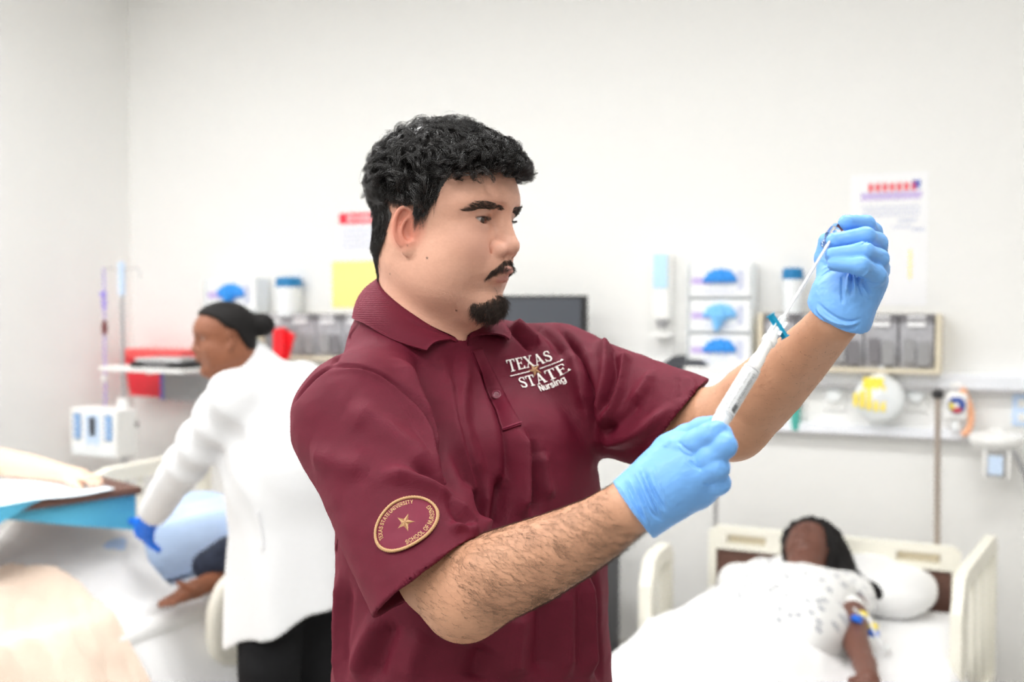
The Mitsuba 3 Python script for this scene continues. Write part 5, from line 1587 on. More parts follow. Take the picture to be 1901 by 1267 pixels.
# -- hospital beds -----------------------------------------------------------------------------------------
def hospital_bed(name, label, ac, aw, zt, b0=.34, L=2.10):
    """Head against the far wall: aw wide, mattress top at zt."""
    tag(name, label, 'hospital bed')
    zc = zt - .16
    add(f'{name}__deck', place(rbox(aw - .06, L, .06, .01), ac, b0 + L / 2 + .05, zc - .04), 'cream_metal')
    add(f'{name}__mattress', place(rbox(aw - .06, L - .04, .15, .04), ac, b0 + L / 2 + .05, zt - .078), 'bed_white')
    hz = .42
    z0 = zt + .225 - hz
    # headboard: cream moulding round a brown panel, with two hand slots
    outer = Polygon([(-aw / 2, 0), (aw / 2, 0), (aw / 2, hz - .02), (aw / 2 - .03, hz), (-aw / 2 + .03, hz), (-aw / 2, hz - .02)])
    hole = Polygon([(-aw / 2 + .03, -1), (aw / 2 - .03, -1), (aw / 2 - .03, hz - .085), (-aw / 2 + .03, hz - .085)])
    slots = [affinity.translate(Polygon([(-.075, hz - .062), (.075, hz - .062), (.075, hz - .026), (-.075, hz - .026)]), s * aw * .34, 0) for s in (-1, 1)]
    fr_ = outer.difference(hole)
    for sl_ in slots: fr_ = fr_.difference(sl_)
    m = trimesh.creation.extrude_polygon(fr_, .045, engine='earcut'); m.apply_transform(trimesh.transformations.rotation_matrix(math.pi / 2, [1, 0, 0]))
    add(f'{name}__headboard', place(m, ac, b0 - .02, z0), 'cream_plastic', smooth=False)
    add(f'{name}__headboard__panel', place(rbox(aw - .06, .020, hz - .08, .004), ac, b0 + .002, z0 + (hz - .08) / 2), 'brown_laminate')
    for s in (-1, 1): add(f'{name}__headboard__grip', place(rbox(.14, .012, .032, .004), ac + s * aw * .34, b0 - .012, z0 + hz - .044), 'rack_beige')
    for x in (-1, 1):
        for y in (.15, .85): add(f'{name}__leg', place(lathe([(0, .07), (.025, .07), (.025, zc - .06), (0, zc - .06)], 16), ac + x * (aw / 2 - .12), b0 + L * y, 0), 'steel_rough')
        for y in (.15, .85): add(f'{name}__caster', place(lathe([(0, -.02), (.045, -.02), (.05, 0), (.045, .02), (0, .02)], 24, axis=[1, 0, 0]), ac + x * (aw / 2 - .12), b0 + L * y, .052), 'black_plastic')
    add(f'{name}__footboard', place(rbox(aw, .04, .42, .02), ac, b0 + L + .14, zt - .06), 'cream_plastic')
def side_rail(name, a, b0, b1, z0, z1, n, thick=.045, rot=0.0):
    """A bed's side rail: moulded frame with upright slats."""
    L = b1 - b0; H = z1 - z0
    o = Polygon([(0, 0), (L, 0), (L, H * .80), (L - .05, H - .015), (L - .11, H), (.04, H), (0, H - .04)]).buffer(-.012).buffer(.012)
    hole = Polygon([(.045, .05), (L - .065, .05), (L - .065, H * .78), (L - .12, H - .06), (.05, H - .06)])
    fr_ = o.difference(hole)
    m = trimesh.creation.extrude_polygon(fr_, thick, engine='earcut')
    # x -> out of the wall, y -> up, z -> along the wall
    Mx = np.array([[0, 0, 1, -thick / 2], [-1, 0, 0, 0], [0, 1, 0, 0], [0, 0, 0, 1.0]])
    m.apply_transform(Mx)
    add(f'{name}__side_rail', place(m, a, b0, z0, rot), 'cream_plastic', smooth=False)
    for k in range(n):
        x_ = .045 + (L - .11) * (k + .5) / n
        add(f'{name}__side_rail_slat', place(rbox(.020, .022, H - .10, .006), a + math.sin(rot) * x_, b0 + math.cos(rot) * x_, z0 + H / 2 - .01), 'cream_plastic')
def cloth_sheet(fn, a0, a1, b0, b1, nu, nv, thick=.004):
    """A cloth over a bed: heights fn(a, b) above the floor."""
    A_, B_ = np.meshgrid(np.linspace(a0, a1, nu), np.linspace(b0, b1, nv), indexing='ij')
    Z_ = fn(A_, B_)
    P_ = (RC + RW * A_[..., None] + RN * B_[..., None]); P_[..., 2] = Z_ + FLOOR
    return grid_mesh(P_, thick)
def hang(A_, lo, hi, z, drop):
    """Falls off beyond the bed's edges."""
    over = np.maximum(np.maximum(lo - A_, A_ - hi), 0)
    return z - np.minimum(over * 14, 1) * drop
def bumps(A_, B_, seed, sc, amp):
    q_ = np.stack([A_ * sc, B_ * sc, 0 * A_], -1)
    return (meshkit.fbm(q_.reshape(-1, 3), 4, seed).reshape(A_.shape) - .5) * 2 * amp

# ---- right bed ----------------------------------------------------------------------------------------
Z1 = .50
AC1, AW1 = 3.775, .90
hospital_bed('hospital_bed', "cream hospital bed with brown headboard panel at the right, under the dark-skinned patient", AC1, AW1, Z1)
side_rail('hospital_bed', 4.325, .30, 1.00, Z1 - .26, Z1 + .28, 4, thick=.032, rot=-.165)
side_rail('hospital_bed', AC1 - AW1 / 2 - .12, .52, .82, Z1 - .30, Z1 + .19, 2)
def fp(px_, py_, z_):
    a_, b_ = floor_at(px_, py_, z_)
    return R(a_, b_, z_)
def blob(fn, lo, hi, h): return biggest(mesh_sdf(fn, np.asarray(lo), np.asarray(hi), h))
# pillow
pc = fp(1650, 1092, Z1 + .085)
def pillow_sdf(p):
    q_ = (p - pc) @ np.stack([RW, RN, [0, 0, 1]]).T
    e = (np.abs(q_[:, 0] / .31) ** 3.2 + np.abs(q_[:, 1] / .20) ** 3.2) ** (1 / 3.2)
    hgt = .098 * np.sqrt(np.clip(1 - e ** 2.2, 0, 1)) + .006 * np.sin(q_[:, 0] * 30 + q_[:, 1] * 12)
    return np.maximum(np.abs(q_[:, 2]) - hgt, (e - 1) * .15) * .6
pc = pc - RW * .15
pm = blob(pillow_sdf, pc - .40, pc + .40, .010)
tag('pillow', "white pillow under the right-hand patient's head", 'pillow')
add('pillow', pm, 'sheet_white', smooth=True)
# bottom sheet and blanket
tag('bed_sheet', 'white fitted sheet on the right-hand bed mattress', 'bed sheet')
add('bed_sheet', cloth_sheet(lambda A_, B_: hang(A_, AC1 - .43, AC1 + .43, Z1 + .006 + bumps(A_, B_, 4, 7, .006) + 0 * A_, .16), AC1 - .47, AC1 + .47, .42, 2.40, 60, 90), 'sheet_white', smooth=True)
def cover1(A_, B_):
    body = .115 * np.exp(-((A_ - 3.60) / .23) ** 4) * np.clip((B_ - .50) / .25, 0, 1)
    legs = .02 * np.exp(-((A_ - 3.50) / .10) ** 2)
    return hang(A_, AC1 - .58, AC1 + .20, Z1 + .020 + body + legs + bumps(A_, B_, 6, 5, .016) + bumps(A_, B_, 8, 14, .006), 0) - np.clip((AC1 - .46 - A_) / .10, 0, 1) * .05 - np.clip((A_ - 3.86) / .08, 0, 1) * .035
tag('blanket', 'white blanket spread over the right-hand patient', 'blanket')
Ab, Bb = np.meshgrid(np.linspace(0, 1, 90), np.linspace(0, 1, 90), indexing='ij')
Bq = .80 + .16 * np.sin(Ab * 3.1) + .10 * Ab + (2.42 - .86) * Bb
Aq = (AC1 - .56) + (.74 + .10 * Bb) * Ab
Zq = cover1(Aq, Bq)
Pq = RC + RW * Aq[..., None] + RN * Bq[..., None]; Pq[..., 2] = Zq + FLOOR
add('blanket', grid_mesh(Pq, .012), 'sheet_white', smooth=True)
# the patient (a training figure lying on its back)
tag('person_001', 'dark-skinned patient with loose black hair in a patterned white gown', 'person')
hc = fp(1504, 1020, Z1 + .215)
toes = RN
pU = norm(-RN * .97 + np.array([0, 0, .25]))                             # crown direction: to the wall
pFv = norm(np.array([0, 0, .93]) + RN * .22 - RW * .22)
pFv = norm(pFv - pU * (pFv @ pU)); pLv = np.cross(pU, pFv)
PM = np.stack([pFv, pLv, pU])
def patient_head(p): return head_sdf(((p - hc) @ PM.T) / .92) * .92
sh_r, el_r, wr_r, ha_r = fp(1578, 1108, Z1 + .10), fp(1585, 1185, Z1 + .075), fp(1606, 1235, Z1 + .06), fp(1612, 1262, Z1 + .06)
sh_l = sh_r - RW * .36
chest = (sh_r + sh_l) / 2 + RN * .12
def patient_body(p):
    d = patient_head(p)
    n_ = hc - pU * .10
    d = smin(d, rcone(p, n_, (sh_r + sh_l) / 2, .050, .06), .03)
    d = smin(d, rcone(p, sh_l, sh_r, .062, .062), .03)
    d = smin(d, rcone(p, chest - RW * .06, chest + RW * .06, .10, .10), .05)
    d = smin(d, chain(p, [sh_r, el_r, wr_r], [.056, .042, .028]), .02)
    d = smin(d, rcone(p, wr_r, ha_r, .030, .030), .02)
    for k in range(4):
        r0 = ha_r + RW * (.022 - .015 * k); d = smin(d, rcone(p, r0, r0 + RN * .05 - np.array([0, 0, .012]), .0095, .0080), .006)
    d = smin(d, rcone(p, ha_r - RW * .02, ha_r - RW * .045 + RN * .03, .011, .009), .008)
    return d
lo, hi = np.minimum.reduce([hc, sh_l, ha_r]) - .16, np.maximum.reduce([hc, sh_r, ha_r]) + .16
pb = blob(patient_body, lo, hi, .007)
add('person_001__body', pb, 'skin_dark', smooth=True)
def patient_hair(p):
    q_ = ((p - hc) @ PM.T) / .92
    d = head_sdf(q_, False) * .92 - .026
    d = smax(d, (q_[:, 0] * .9 - q_[:, 2] * .62 - .040) * .9, .02)
    tail = chain(p, [hc + pU * .05 + RW * .05, hc + RW * .105 + pU * .0 - np.array([0, 0, .05]), hc + RW * .15 - pU * .07 - np.array([0, 0, .07]), hc + RW * .235 - pU * .10 - np.array([0, 0, .080])], [.06, .052, .040, .024])
    d = smin(d, tail, .04)
    return d + .004 * np.sin(p[:, 0] * 120 + p[:, 2] * 70) * np.sin(p[:, 1] * 90)
add('person_001__hair', blob(patient_hair, hc - .22, hc + .30, .007), 'hair_matte', smooth=True)
def gown(p):
    d = rcone(p, sh_l - RW * .01, sh_r, .074, .074)
    d = smin(d, rcone(p, chest - RW * .09, chest + RW * .09, .125, .120), .06)
    d = smin(d, rcone(p, chest + RN * .25 - RW * .09, chest + RN * .25 + RW * .09, .125, .12), .06)
    d = smin(d, np.maximum(rcone(p, sh_r, sh_r + (el_r - sh_r) * .62, .074, .066), ((p - sh_r) @ norm(el_r - sh_r)) - .10), .03)
    d = smax(d, -rcone(p, hc - pU * .07 + np.array([0, 0, .02]), hc + pU * .1, .075, .10), .012)
    return d + .006 * np.sin(p @ (RW * 46 + RN * 20)) * np.sin(p @ (RN * 31))
lo, hi = np.minimum.reduce([sh_l, chest + RN * .3]) - .2, np.maximum.reduce([sh_r, chest]) + .2
add('person_001__gown', blob(gown, lo, hi, .008), 'gown_print', smooth=True)
# drip fittings taped to the arm
tag('cannula', "white tape and blue drip connectors on the right-hand patient's arm", 'drip fitting')
c0 = fp(1578, 1128, Z1 + .175)
add('cannula__tape', tube([el_r * .35 + sh_r * .65 - RW * .01, el_r * .48 + sh_r * .52], .058, 20), 'white_plastic', smooth=True)
for i, (x_, y_, mt) in enumerate(((1591, 1149, 'glove_blue_dark'), (1601, 1141, 'yellow_bright'), (1612, 1152, 'white_plastic'), (1620, 1163, 'yellow_bright'), (1622, 1176, 'glove_blue_dark'))):
    c_ = fp(x_, y_, Z1 + .13 - .015 * i)
    add('cannula__connector', tube([c_ - RW * .012, c_ + RW * .012 + RN * .012], .011, 12), mt, smooth=40)
add('cannula__line', tube(spline([fp(1585, 1130, Z1 + .17), fp(1600, 1143, Z1 + .14), fp(1613, 1155, Z1 + .11), fp(1625, 1178, Z1 + .08), fp(1650, 1196, Z1 + .03)], 20), .004, 8), 'frost', smooth=True)
# pole fixed to the bed's head
pa2, pb2 = AC1 + AW1 / 2 - .02, .26
b3 = .30
a_t, z_t = wall_at(1741, 733, b3)
tag('bed_pole', 'thin dark metal pole with a knob standing at the head of the right-hand bed', 'pole')
add('bed_pole__rod', place(tube([(0, 0, z_t - FLOOR), (.012, 0, .20)], .0105, 16), a_t, b3, 0), 'pole_bronze')
add('bed_pole__knob', place(lathe([(0, -.012), (.018, -.012), (.020, .004), (.012, .018), (0, .02)], 20), a_t, b3, z_t - FLOOR), 'black_plastic')
a_t, z_t = wall_at(1329, 925, b3)
tag('bed_pole_001', 'short grey metal post behind the left end of the right-hand headboard', 'pole')
add('bed_pole_001__rod', place(tube([(0, 0, z_t - FLOOR), (.0, 0, .20)], .009, 12), a_t, b3, 0), 'steel_rough')
add('bed_pole_001__cap', place(lathe([(0, 0), (.012, 0), (.012, .01), (0, .014)], 16), a_t, b3, z_t - FLOOR), 'grey_plastic')
# dark cabinet edge seen beside the shirt
a_d, b_d = floor_at(1140, 1105, .50)
tag('bedside_cabinet', "dark grey bedside cabinet between the man's shirt and the right-hand bed", 'cabinet')
add('bedside_cabinet__body', place(rbox(.40, .40, .66, .01), a_d - .30, b_d - .18, .33), 'dark_grey')
add('bedside_cabinet__drawer_front', place(rbox(.36, .012, .20, .004), a_d - .30, b_d + .024, .53), 'dark_grey')
add('bedside_cabinet__door_front', place(rbox(.36, .012, .38, .004), a_d - .30, b_d + .024, .22), 'dark_grey')

# ---- left bed -----------------------------------------------------------------------------------------
Z2 = .62
AC2, AW2 = 1.545, .90
hospital_bed('hospital_bed_001', 'cream hospital bed at the left, beside the woman in the white coat', AC2, AW2, Z2)
side_rail('hospital_bed_001', AC2 - AW2 / 2 - .045, .60, 1.30, Z2 - .10, Z2 + .30, 4)
# rounded near rail
rl_c = [fp(415, 1062, Z2 + .10), fp(385, 1110, Z2 + .03), fp(378, 1160, Z2 - .06), fp(405, 1190, Z2 - .14)]
def rail_pad(p):
    e = (np.stack([(p - R(AC2 + AW2 / 2 + .05, 1.50, Z2 - .06)) @ k for k in (RW, RN, np.array([0, 0, 1.0]))], 1))
    g_ = (np.abs(e[:, 1] / .24) ** 2.6 + np.abs(e[:, 2] / .17) ** 2.6 + 1e-9) ** (1 / 2.6)
    return smax((g_ - 1) * .15, np.abs(e[:, 0]) - .028, .03)
rc_ = R(AC2 + AW2 / 2 + .05, 1.50, Z2 - .06)
add('hospital_bed_001__near_rail', blob(rail_pad, rc_ - .36, rc_ + .36, .010), 'cream_metal', smooth=True)
tag('bed_sheet_001', 'white sheet over the left-hand bed, hanging down its near side', 'bed sheet')
def sheet2(A_, B_):
    knees = .13 * np.exp(-((A_ - 1.30) / .20) ** 2 - ((B_ - 1.75) / .28) ** 2)
    body = (.09 + .13 * np.clip((1.9 - B_) / .35, 0, 1)) * np.exp(-((A_ - 1.50) / .31) ** 4)
    edge = np.clip((A_ - 1.90) / .34, 0, 1)
    return Z2 + .012 + knees + body + bumps(A_, B_, 12, 5, .018) - edge ** 1.15 * .56 + edge * .03 * np.sin(B_ * 17)
As, Bs = np.meshgrid(np.linspace(1.08, 2.26, 110), np.linspace(0, 1, 100), indexing='ij')
B0 = 1.42 + .28 * np.clip((As - 1.34) / .42, 0, 1) * np.clip((1.98 - As) / .12, 0, 1)
Bs = B0 + (2.46 - B0) * Bs
Ps = RC + RW * As[..., None] + RN * Bs[..., None]; Ps[..., 2] = sheet2(As, Bs) + FLOOR
add('bed_sheet_001', grid_mesh(Ps, .008), 'sheet_white', smooth=True)
tag('blanket_001', 'pale peach blanket at the foot of the left-hand bed, filling the lower left corner', 'blanket')
def cover2(A_, B_):
    body = .10 * np.exp(-((A_ - 1.52) / .26) ** 4)
    edge = np.clip((A_ - 1.90) / .30, 0, 1)
    return Z2 + .045 + body + bumps(A_, B_, 15, 5, .045) + bumps(A_, B_, 17, 13, .012) - edge ** 1.15 * .40 + edge * .03 * np.sin(B_ * 15)
add('blanket_001', cloth_sheet(cover2, 1.06, 2.14, 1.99, 2.50, 110, 80, .016), 'blanket_peach', smooth=True)
# left patient: gown, arm and hand
tag('person_002', 'patient in a pale blue gown with one brown arm on the sheet', 'person')
g0, g1 = fp(345, 985, Z2 + .13), fp(470, 985, Z2 + .13)
bc2 = R(1.55, 1.42, Z2 + .10)
s2 = R(1.74, 1.02, Z2 + .10); e2, w2_, h2 = fp(425, 1066, Z2 + .06), fp(362, 1094, Z2 + .05), fp(340, 1104, Z2 + .05)
hd2 = R(1.55, .66, Z2 + .16)
M2 = np.stack([norm(np.array([0, 0, 1.0]) + RN * .1), np.cross(norm(-RN + np.array([0, 0, .1])), norm(np.array([0, 0, 1.0]) + RN * .1)), norm(-RN + np.array([0, 0, .1]))])
def body2(p):
    d = head_sdf(((p - hd2) @ M2.T) / .92) * .92
    d = smin(d, rcone(p, hd2 + RN * .08, R(1.55, .95, Z2 + .10), .052, .06), .03)
    d = smin(d, rcone(p, R(1.38, 1.0, Z2 + .09), R(1.72, 1.0, Z2 + .09), .065, .065), .03)
    d = smin(d, rcone(p, R(1.55, 1.05, Z2 + .09), R(1.55, 1.55, Z2 + .08), .10, .08), .05)
    d = smin(d, chain(p, [s2, e2, w2_], [.052, .042, .027]), .02)
    d = smin(d, rcone(p, w2_, h2, .028, .026), .02)
    hd_ = norm(fp(304, 1124, Z2 + .035) - h2); sd_ = norm(np.cross(hd_, [0, 0, 1]))
    for k in range(4):
        r0 = h2 + sd_ * (.024 - .016 * k); d = smin(d, rcone(p, r0, r0 + hd_ * (.085 - .012 * abs(k - 1)), .0098, .0075), .006)
    t_ = h2 - hd_ * .015
    d = smin(d, chain(p, [t_, t_ - hd_ * .0 - sd_ * .045 + np.array([0, 0, .02]), fp(331, 1083, Z2 + .09)], [.014, .011, .009]), .008)
    return d
add('person_002__body', blob(body2, np.minimum.reduce([hd2, h2, bc2]) - .25, np.maximum.reduce([hd2, h2, bc2, s2]) + .25, .008), 'skin_brown', smooth=True)
def hair2(p):
    q_ = ((p - hd2) @ M2.T) / .92
    return smax(head_sdf(q_, False) * .92 - .012, (q_[:, 0] * .9 - q_[:, 2] * .5 - .035) * .9, .02)
add('person_002__hair', blob(hair2, hd2 - .2, hd2 + .2, .009), 'hair_black', smooth=True)
def gown2(p):
    d = rcone(p, R(1.42, 1.04, Z2 + .11), R(1.70, 1.04, Z2 + .11), .085, .085)
    d = smin(d, rcone(p, R(1.46, 1.15, Z2 + .09), R(1.48, 1.66, Z2 + .06), .128, .100), .06)
    d = smin(d, rcone(p, R(1.64, 1.15, Z2 + .09), R(1.64, 1.70, Z2 + .07), .128, .108), .06)
    d = smin(d, rcone(p, s2, s2 * .6 + e2 * .4, .078, .070), .03)
    d = smax(d, Z2 + FLOOR - p[:, 2] + .01, .01)
    return d + .008 * np.sin(p @ (RW * 38 + RN * 9))
gc = R(1.55, 1.4, Z2)
add('person_002__gown', blob(gown2, gc - .52, gc + .52, .010), 'gown_blue', smooth=True)
def cuff2(p):
    a_ = fp(385, 1050, Z2 + .10); b__ = fp(425, 1030, Z2 + .13)
    return rcone(p, a_, b__, .050, .062)
cc = fp(405, 1040, Z2 + .11)
mat('dark_print', speckle(srgb(44, 50, 66), .6, 70), .7, .2)
add('person_002__arm_wrap', blob(cuff2, cc - .16, cc + .16, .008), 'dark_print', smooth=True)

# overbed table with a training arm on a blue pad
ZT = 1.00
tA, tB = R(*floor_at(265, 904, ZT), ZT), R(*floor_at(75, 931, ZT), ZT)
td = norm(tB - tA); tn = norm(np.cross([0, 0, 1], td)); tn = tn if tn[1] > 0 else -tn
tag('overbed_table', 'overbed table with a dark brown edge reaching in over the left-hand bed', 'table')
TL, TW = 1.05, .42
tc = tA + td * TL / 2 + tn * TW / 2
m = rbox(TL, TW, .024, .007); m.apply_transform(frame_tf(tc - [0, 0, .012], td, np.cross([0, 0, 1], td), [0, 0, 1])); add('overbed_table__top', m, 'brown_laminate')
m = rbox(.07, .05, .84, .01); m.apply_transform(frame_tf(tA + td * .92 + tn * .21 - [0, 0, .45], td, np.cross([0, 0, 1], td), [0, 0, 1])); add('overbed_table__column', m, 'cream_metal')
m = rbox(.10, .60, .05, .015); m.apply_transform(frame_tf(tA + td * .92 + tn * .21 - [0, 0, .90], td, np.cross([0, 0, 1], td), [0, 0, 1])); add('overbed_table__base', m, 'cream_metal')
for s in (-1, 1):
    add('overbed_table__caster', trimesh.creation.icosphere(2, .035).apply_translation(tA + td * .92 + tn * (.21 + s * .24) - [0, 0, ZT - .035]), 'black_plastic', smooth=True)
tag('underpad', 'blue absorbent pad lying on the overbed table and hanging off it', 'pad')
def pad_sheet(u0, u1, v0, v1, nu, nv, fn):
    U_, V_ = np.meshgrid(np.linspace(u0, u1, nu), np.linspace(v0, v1, nv), indexing='ij')
    o_, z_ = fn(U_, V_)
    return grid_mesh(tA + td * U_[..., None] + tn * o_[..., None] + np.array([0, 0, 1.0]) * z_[..., None], .0025)
add('underpad__top_sheet', pad_sheet(.10, .98, -.012, TW + .01, 50, 24, lambda u, v: (v, .006 + .003 * np.sin(u * 23 + v * 9))), 'pad_white', smooth=True)
add('underpad__hanging_side', pad_sheet(.01, .44, 0, .15, 40, 14, lambda u, v: (.030 + .008 * np.sin(u * 22) * v / .15, -.024 - v / .15 * (.125 - .11 * np.clip(u / .44, 0, 1)))), 'blue_pad', smooth=True)
add('underpad__hanging_front', pad_sheet(.33, .98, 0, .075, 40, 8, lambda u, v: (-.012 - .006 * np.sin(u * 14) * v / .075 - .004, .006 - v * np.clip((u - .33) * 6, .05, 1))), 'blue_pad', smooth=True)
tag('training_arm', 'pale skin-coloured training arm with a hand lying on the blue pad', 'training arm')
def tq(px_, py_, dz): return R(*floor_at(px_, py_, ZT + dz), ZT + dz)
ar = [tq(-90, 842, .065), tq(0, 858, .060), tq(60, 868, .05), tq(120, 880, .04), tq(150, 887, .035)]
def tarm(p):
    d = chain(p, ar, [.048, .046, .040, .028, .028])
    hd_ = norm(tq(190, 893, .03) - ar[-1]); sd_ = norm(np.cross(hd_, [0, 0, 1]))
    for k in range(4):
        r0 = ar[-1] + sd_ * (.021 - .014 * k); d = smin(d, chain(p, [r0, r0 + hd_ * .045 + np.array([0, 0, .004]), r0 + hd_ * (.075 - .008 * abs(k - 1.5)) - np.array([0, 0, .012])], [.0105, .0095, .0080]), .006)
    d = smin(d, chain(p, [ar[-2] + sd_ * .012, ar[-1] + sd_ * .038 - np.array([0, 0, .012]), ar[-1] + sd_ * .040 + hd_ * .035 - np.array([0, 0, .02])], [.014, .011, .009]), .008)
    return d
lo, hi = np.minimum.reduce(ar) - .13, np.maximum.reduce(ar) + .13
add('training_arm__skin', blob(tarm, lo, hi, .006), 'skin_pale', smooth=True)

# ---- the woman in the white coat -------------------------------------------------------------------------
tag('person_003', 'woman in a white lab coat with her black hair in a bun', 'person')
WY = 3.0
wh = at(420, 622, WY)
wF = norm(np.array([-.90, -.42, -.16])); wU = norm(np.array([-.10, .05, 1.0])); wU = norm(wU - wF * (wU @ wF)); wL = np.cross(wU, wF)
WM = np.stack([wF, wL, wU])
WS = .93
def whead(p): return head_sdf(((p - wh) @ WM.T) / WS) * WS
shN, shF = at(432, 745, 2.92), at(560, 720, 3.18)
elw, wrw = at(345, 862, 2.95), at(281, 955, 3.12)
hpN, hpF = at(500, 1040, 2.96), at(590, 1035, 3.06)
nk = at(470, 676, 3.05)
def wbody(p):
    d = whead(p)
    d = smin(d, rcone(p, wh - wU * .06 - wF * .02, nk, .047, .05), .03)
    d = smin(d, rcone(p, nk, (shN + shF) / 2 - [0, 0, .1], .05, .11), .04)
    d = smin(d, chain(p, [shN, elw, wrw], [.045, .036, .025]), .02)
    return d
lo, hi = np.minimum.reduce([wh, wrw, shN]) - .16, np.maximum.reduce([wh, shF, wrw]) + .17
add('person_003__body', blob(wbody, lo, hi, .006), 'skin_brown', smooth=True)
def whair(p):
    q_ = ((p - wh) @ WM.T) / WS
    d = head_sdf(q_, False) * WS - .010
    hl = np.interp(q_[:, 0], [-.12, -.05, -.02, .01, .03, .05, .065, .09], [-.085, -.06, .005, .022, .050, .066, .074, .085])
    d = smax(d, (hl - q_[:, 2]) * .8, .012)
    bun = wh - wF * .115 * WS + wU * .012
    d = smin(d, ell(p, bun, [.042, .042, .036]), .02)
    return d
add('person_003__hair', blob(whair, wh - .19, wh + .19, .006), 'hair_matte', smooth=True)
for s in (-1, 1):
    e = trimesh.creation.icosphere(3, ER * WS)
    e.apply_translation(np.array([EYE[0], s * EYE[1], EYE[2]]) * WS @ WM + wh)
    ev = (np.array(e.vertices) - wh) @ WM.T / WS - EYE * [1, s, 1]
    g_ = norm(np.array([.97, .10, -.15])); r = np.arccos(np.clip(norm(ev) @ g_, -1, 1)) * ER
    col = blend(np.tile([.60, .55, .52], (len(ev), 1)), soft(r, .0056, .0062), (.02, .012, .008))
    add('person_003__eye', e, 'eye_wet', smooth=True, color=col)
def coat(p):
    ce = (shN + shF) / 2
    d = rcone(p, shN + [.01, .02, .0], shF, .088, .085)
    d = smin(d, rcone(p, nk + [0, .0, -.012], ce - [0, 0, .06], .072, .15), .06)
    mid = (at(470, 880, 2.90) + at(590, 880, 3.06)) / 2
    d = smin(d, rcone(p, ce - [0, 0, .10], mid, .165, .165), .06)
    hm = (at(462, 1190, 2.80) + at(640, 1150, 3.05)) / 2 - np.array([0, 0, .16])
    d = smin(d, rcone(p, mid, hm, .165, .215), .08)
    d = smin(d, chain(p, [shN, elw, wrw], [.078, .062, .046]), .03)
    # hem: the lower edge rises towards the right
    hn_ = norm(np.array([.40, 0, -1.0])); h0 = at(420, 1208, 2.80)
    d = np.maximum(d, (p - h0) @ hn_)
    d = smin(d, rcone(p, nk - [0, 0, .03], nk + (wh - nk) * .22, .080, .062), .03)
    d = smax(d, -rcone(p, nk + (wh - nk) * .26, wh - wU * .03, .050, .080), .008)
    d = np.maximum(d, (p - wrw) @ norm(wrw - elw) - .005)
    f_ = .008 * np.sin(p[:, 0] * 34 + p[:, 2] * 4) * np.clip((at(0, 900, 2.9)[2] - p[:, 2]) * 4, 0, 1) + .009 * np.sin((p @ norm(wrw - elw)) * 75) * np.exp(-(np.linalg.norm(p - (shN + elw) / 2, axis=1) / .20) ** 2)
    return d + f_
lo, hi = np.minimum.reduce([shN, wrw, at(400, 1220, 2.8), hpN]) - .20, np.maximum.reduce([shF, wrw, nk, at(680, 1150, 3.1)]) + .22
cm = blob(coat, lo, hi, .0085)
add('person_003__lab_coat', cm, 'coat_white', smooth=True); tag('person_003__lab_coat', 'long white lab coat')
def pocket_at(px_, py_, du, w, h):
    o, x, y, n = local_frame((px_, py_), du, cm)
    g_ = rbox(w, h, .004, .0015).subdivide_to_size(.03)
    return lay_on(g_, (o, x, y, n), .004, cm)
add('person_003__lab_coat__pocket', pocket_at(484, 985, (4, 30), .105, .010), 'coat_white', smooth=True)
def tr(p):
    d = chain(p, [hpN, at(500, 1240, 2.84), np.array([at(500, 1240, 2.84)[0], 2.82, .02])], [.095, .090, .062])
    d2 = chain(p, [hpF, at(600, 1240, 3.0), np.array([at(600, 1240, 3.0)[0], 3.0, .02])], [.095, .090, .062])
    d = smin(d, d2, .03)
    d = smin(d, rcone(p, (hpN + hpF) / 2 - [0, 0, .08], (hpN + hpF) / 2 - [0, 0, .40], .10, .09), .05)
    return np.maximum(d, -.02 - p[:, 2])
lo, hi = np.minimum(hpN, hpF) - .38, np.maximum(hpN, hpF) + .38; lo[2] = -.06
add('person_003__trousers', blob(tr, lo, hi, .012), 'black_cloth', smooth=True)
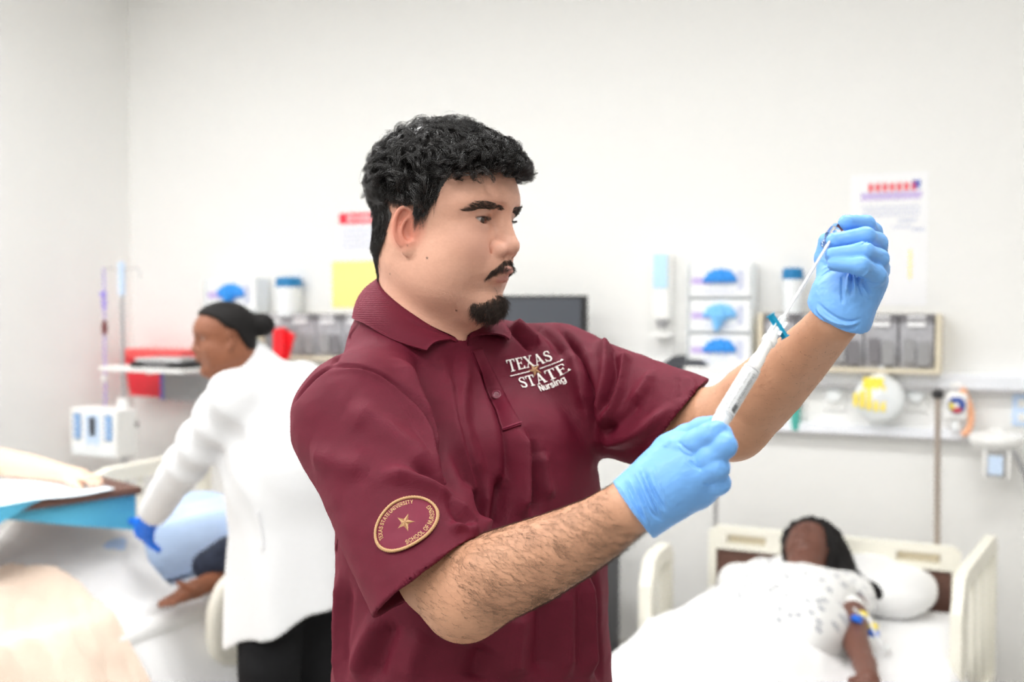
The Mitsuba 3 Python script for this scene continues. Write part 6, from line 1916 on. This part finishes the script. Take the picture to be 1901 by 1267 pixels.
for c_ in ((at(500, 1240, 2.84)[0], 2.82), (at(600, 1240, 3.0)[0], 3.0)):
    def shoe_(p, c_=c_):
        d = smin(ell(p, [c_[0] - .05, c_[1] + .0, FLOOR + .035], [.13, .05, .045]), ell(p, [c_[0] + .03, c_[1], FLOOR + .06], [.06, .045, .06]), .04)
        return np.maximum(d, FLOOR - p[:, 2] + .001)
    add('person_003__shoe', blob(shoe_, [c_[0] - .25, c_[1] - .1, FLOOR - .02], [c_[0] + .15, c_[1] + .1, FLOOR + .18], .010), 'black_plastic', smooth=True)
# her gloved hand on the sheet
gh = at(268, 985, 3.16)
gd_ = norm(gh - wrw)
def wglove(p):
    d = rcone(p, wrw, gh, .036, .032)
    sd_ = norm(np.cross(gd_, [0, -1, .3]))
    for k in range(4):
        r0 = gh + sd_ * (.026 - .017 * k); d = smin(d, chain(p, [r0, r0 + gd_ * .03 + np.array([.01, 0, -.01]), r0 + gd_ * .045 + np.array([.04, 0, -.02])], [.012, .011, .009]), .006)
    d = smin(d, chain(p, [wrw * .4 + gh * .6, gh + sd_ * .055 + gd_ * .01], [.016, .011]), .008)
    return d
add('person_003__glove', blob(wglove, gh - .14, gh + .14, .006), 'glove_blue_dark', smooth=True)

# ---- trousers and shoes of the young man, below the picture ------------------------------------------------
def mtr(p):
    q_ = torso_local(p)
    def pt(f, l, z): return np.array([BC[0], BC[1], 0]) + bF * f + bL * l + np.array([0, 0, z])
    d = rcone(p, pt(0, -.05, .90), pt(0, .05, .90), .15, .15)
    for s in (-1, 1):
        d = smin(d, chain(p, [pt(.0, s * .095, .82), pt(.02, s * .11, .42), pt(-.01, s * .12, -.02)], [.112, .085, .068]), .03)
    return np.maximum(np.maximum(d, p[:, 2] - .98), FLOOR + .05 - p[:, 2])
c_ = np.array([BC[0], BC[1], .45])
add('person__trousers', blob(mtr, c_ - [.32, .32, .56], c_ + [.32, .32, .58], .012), 'black_cloth', smooth=True)
for s in (-1, 1):
    def mshoe(p, s=s):
        o = np.array([BC[0], BC[1], 0]) + bL * s * .12
        e = (p - o) @ np.stack([bF, bL, [0, 0, 1]]).T
        d = smin(ell(e, [.07, 0, FLOOR + .035], [.135, .052, .045]), ell(e, [-.01, 0, FLOOR + .06], [.065, .050, .065]), .04)
        return np.maximum(d, FLOOR + .001 - p[:, 2])
    o = np.array([BC[0], BC[1], 0]) + bL * s * .12
    add('person__shoe', blob(mshoe, o + [-.25, -.25, FLOOR - .02], o + [.25, .25, FLOOR + .16], .010), 'black_plastic', smooth=True)
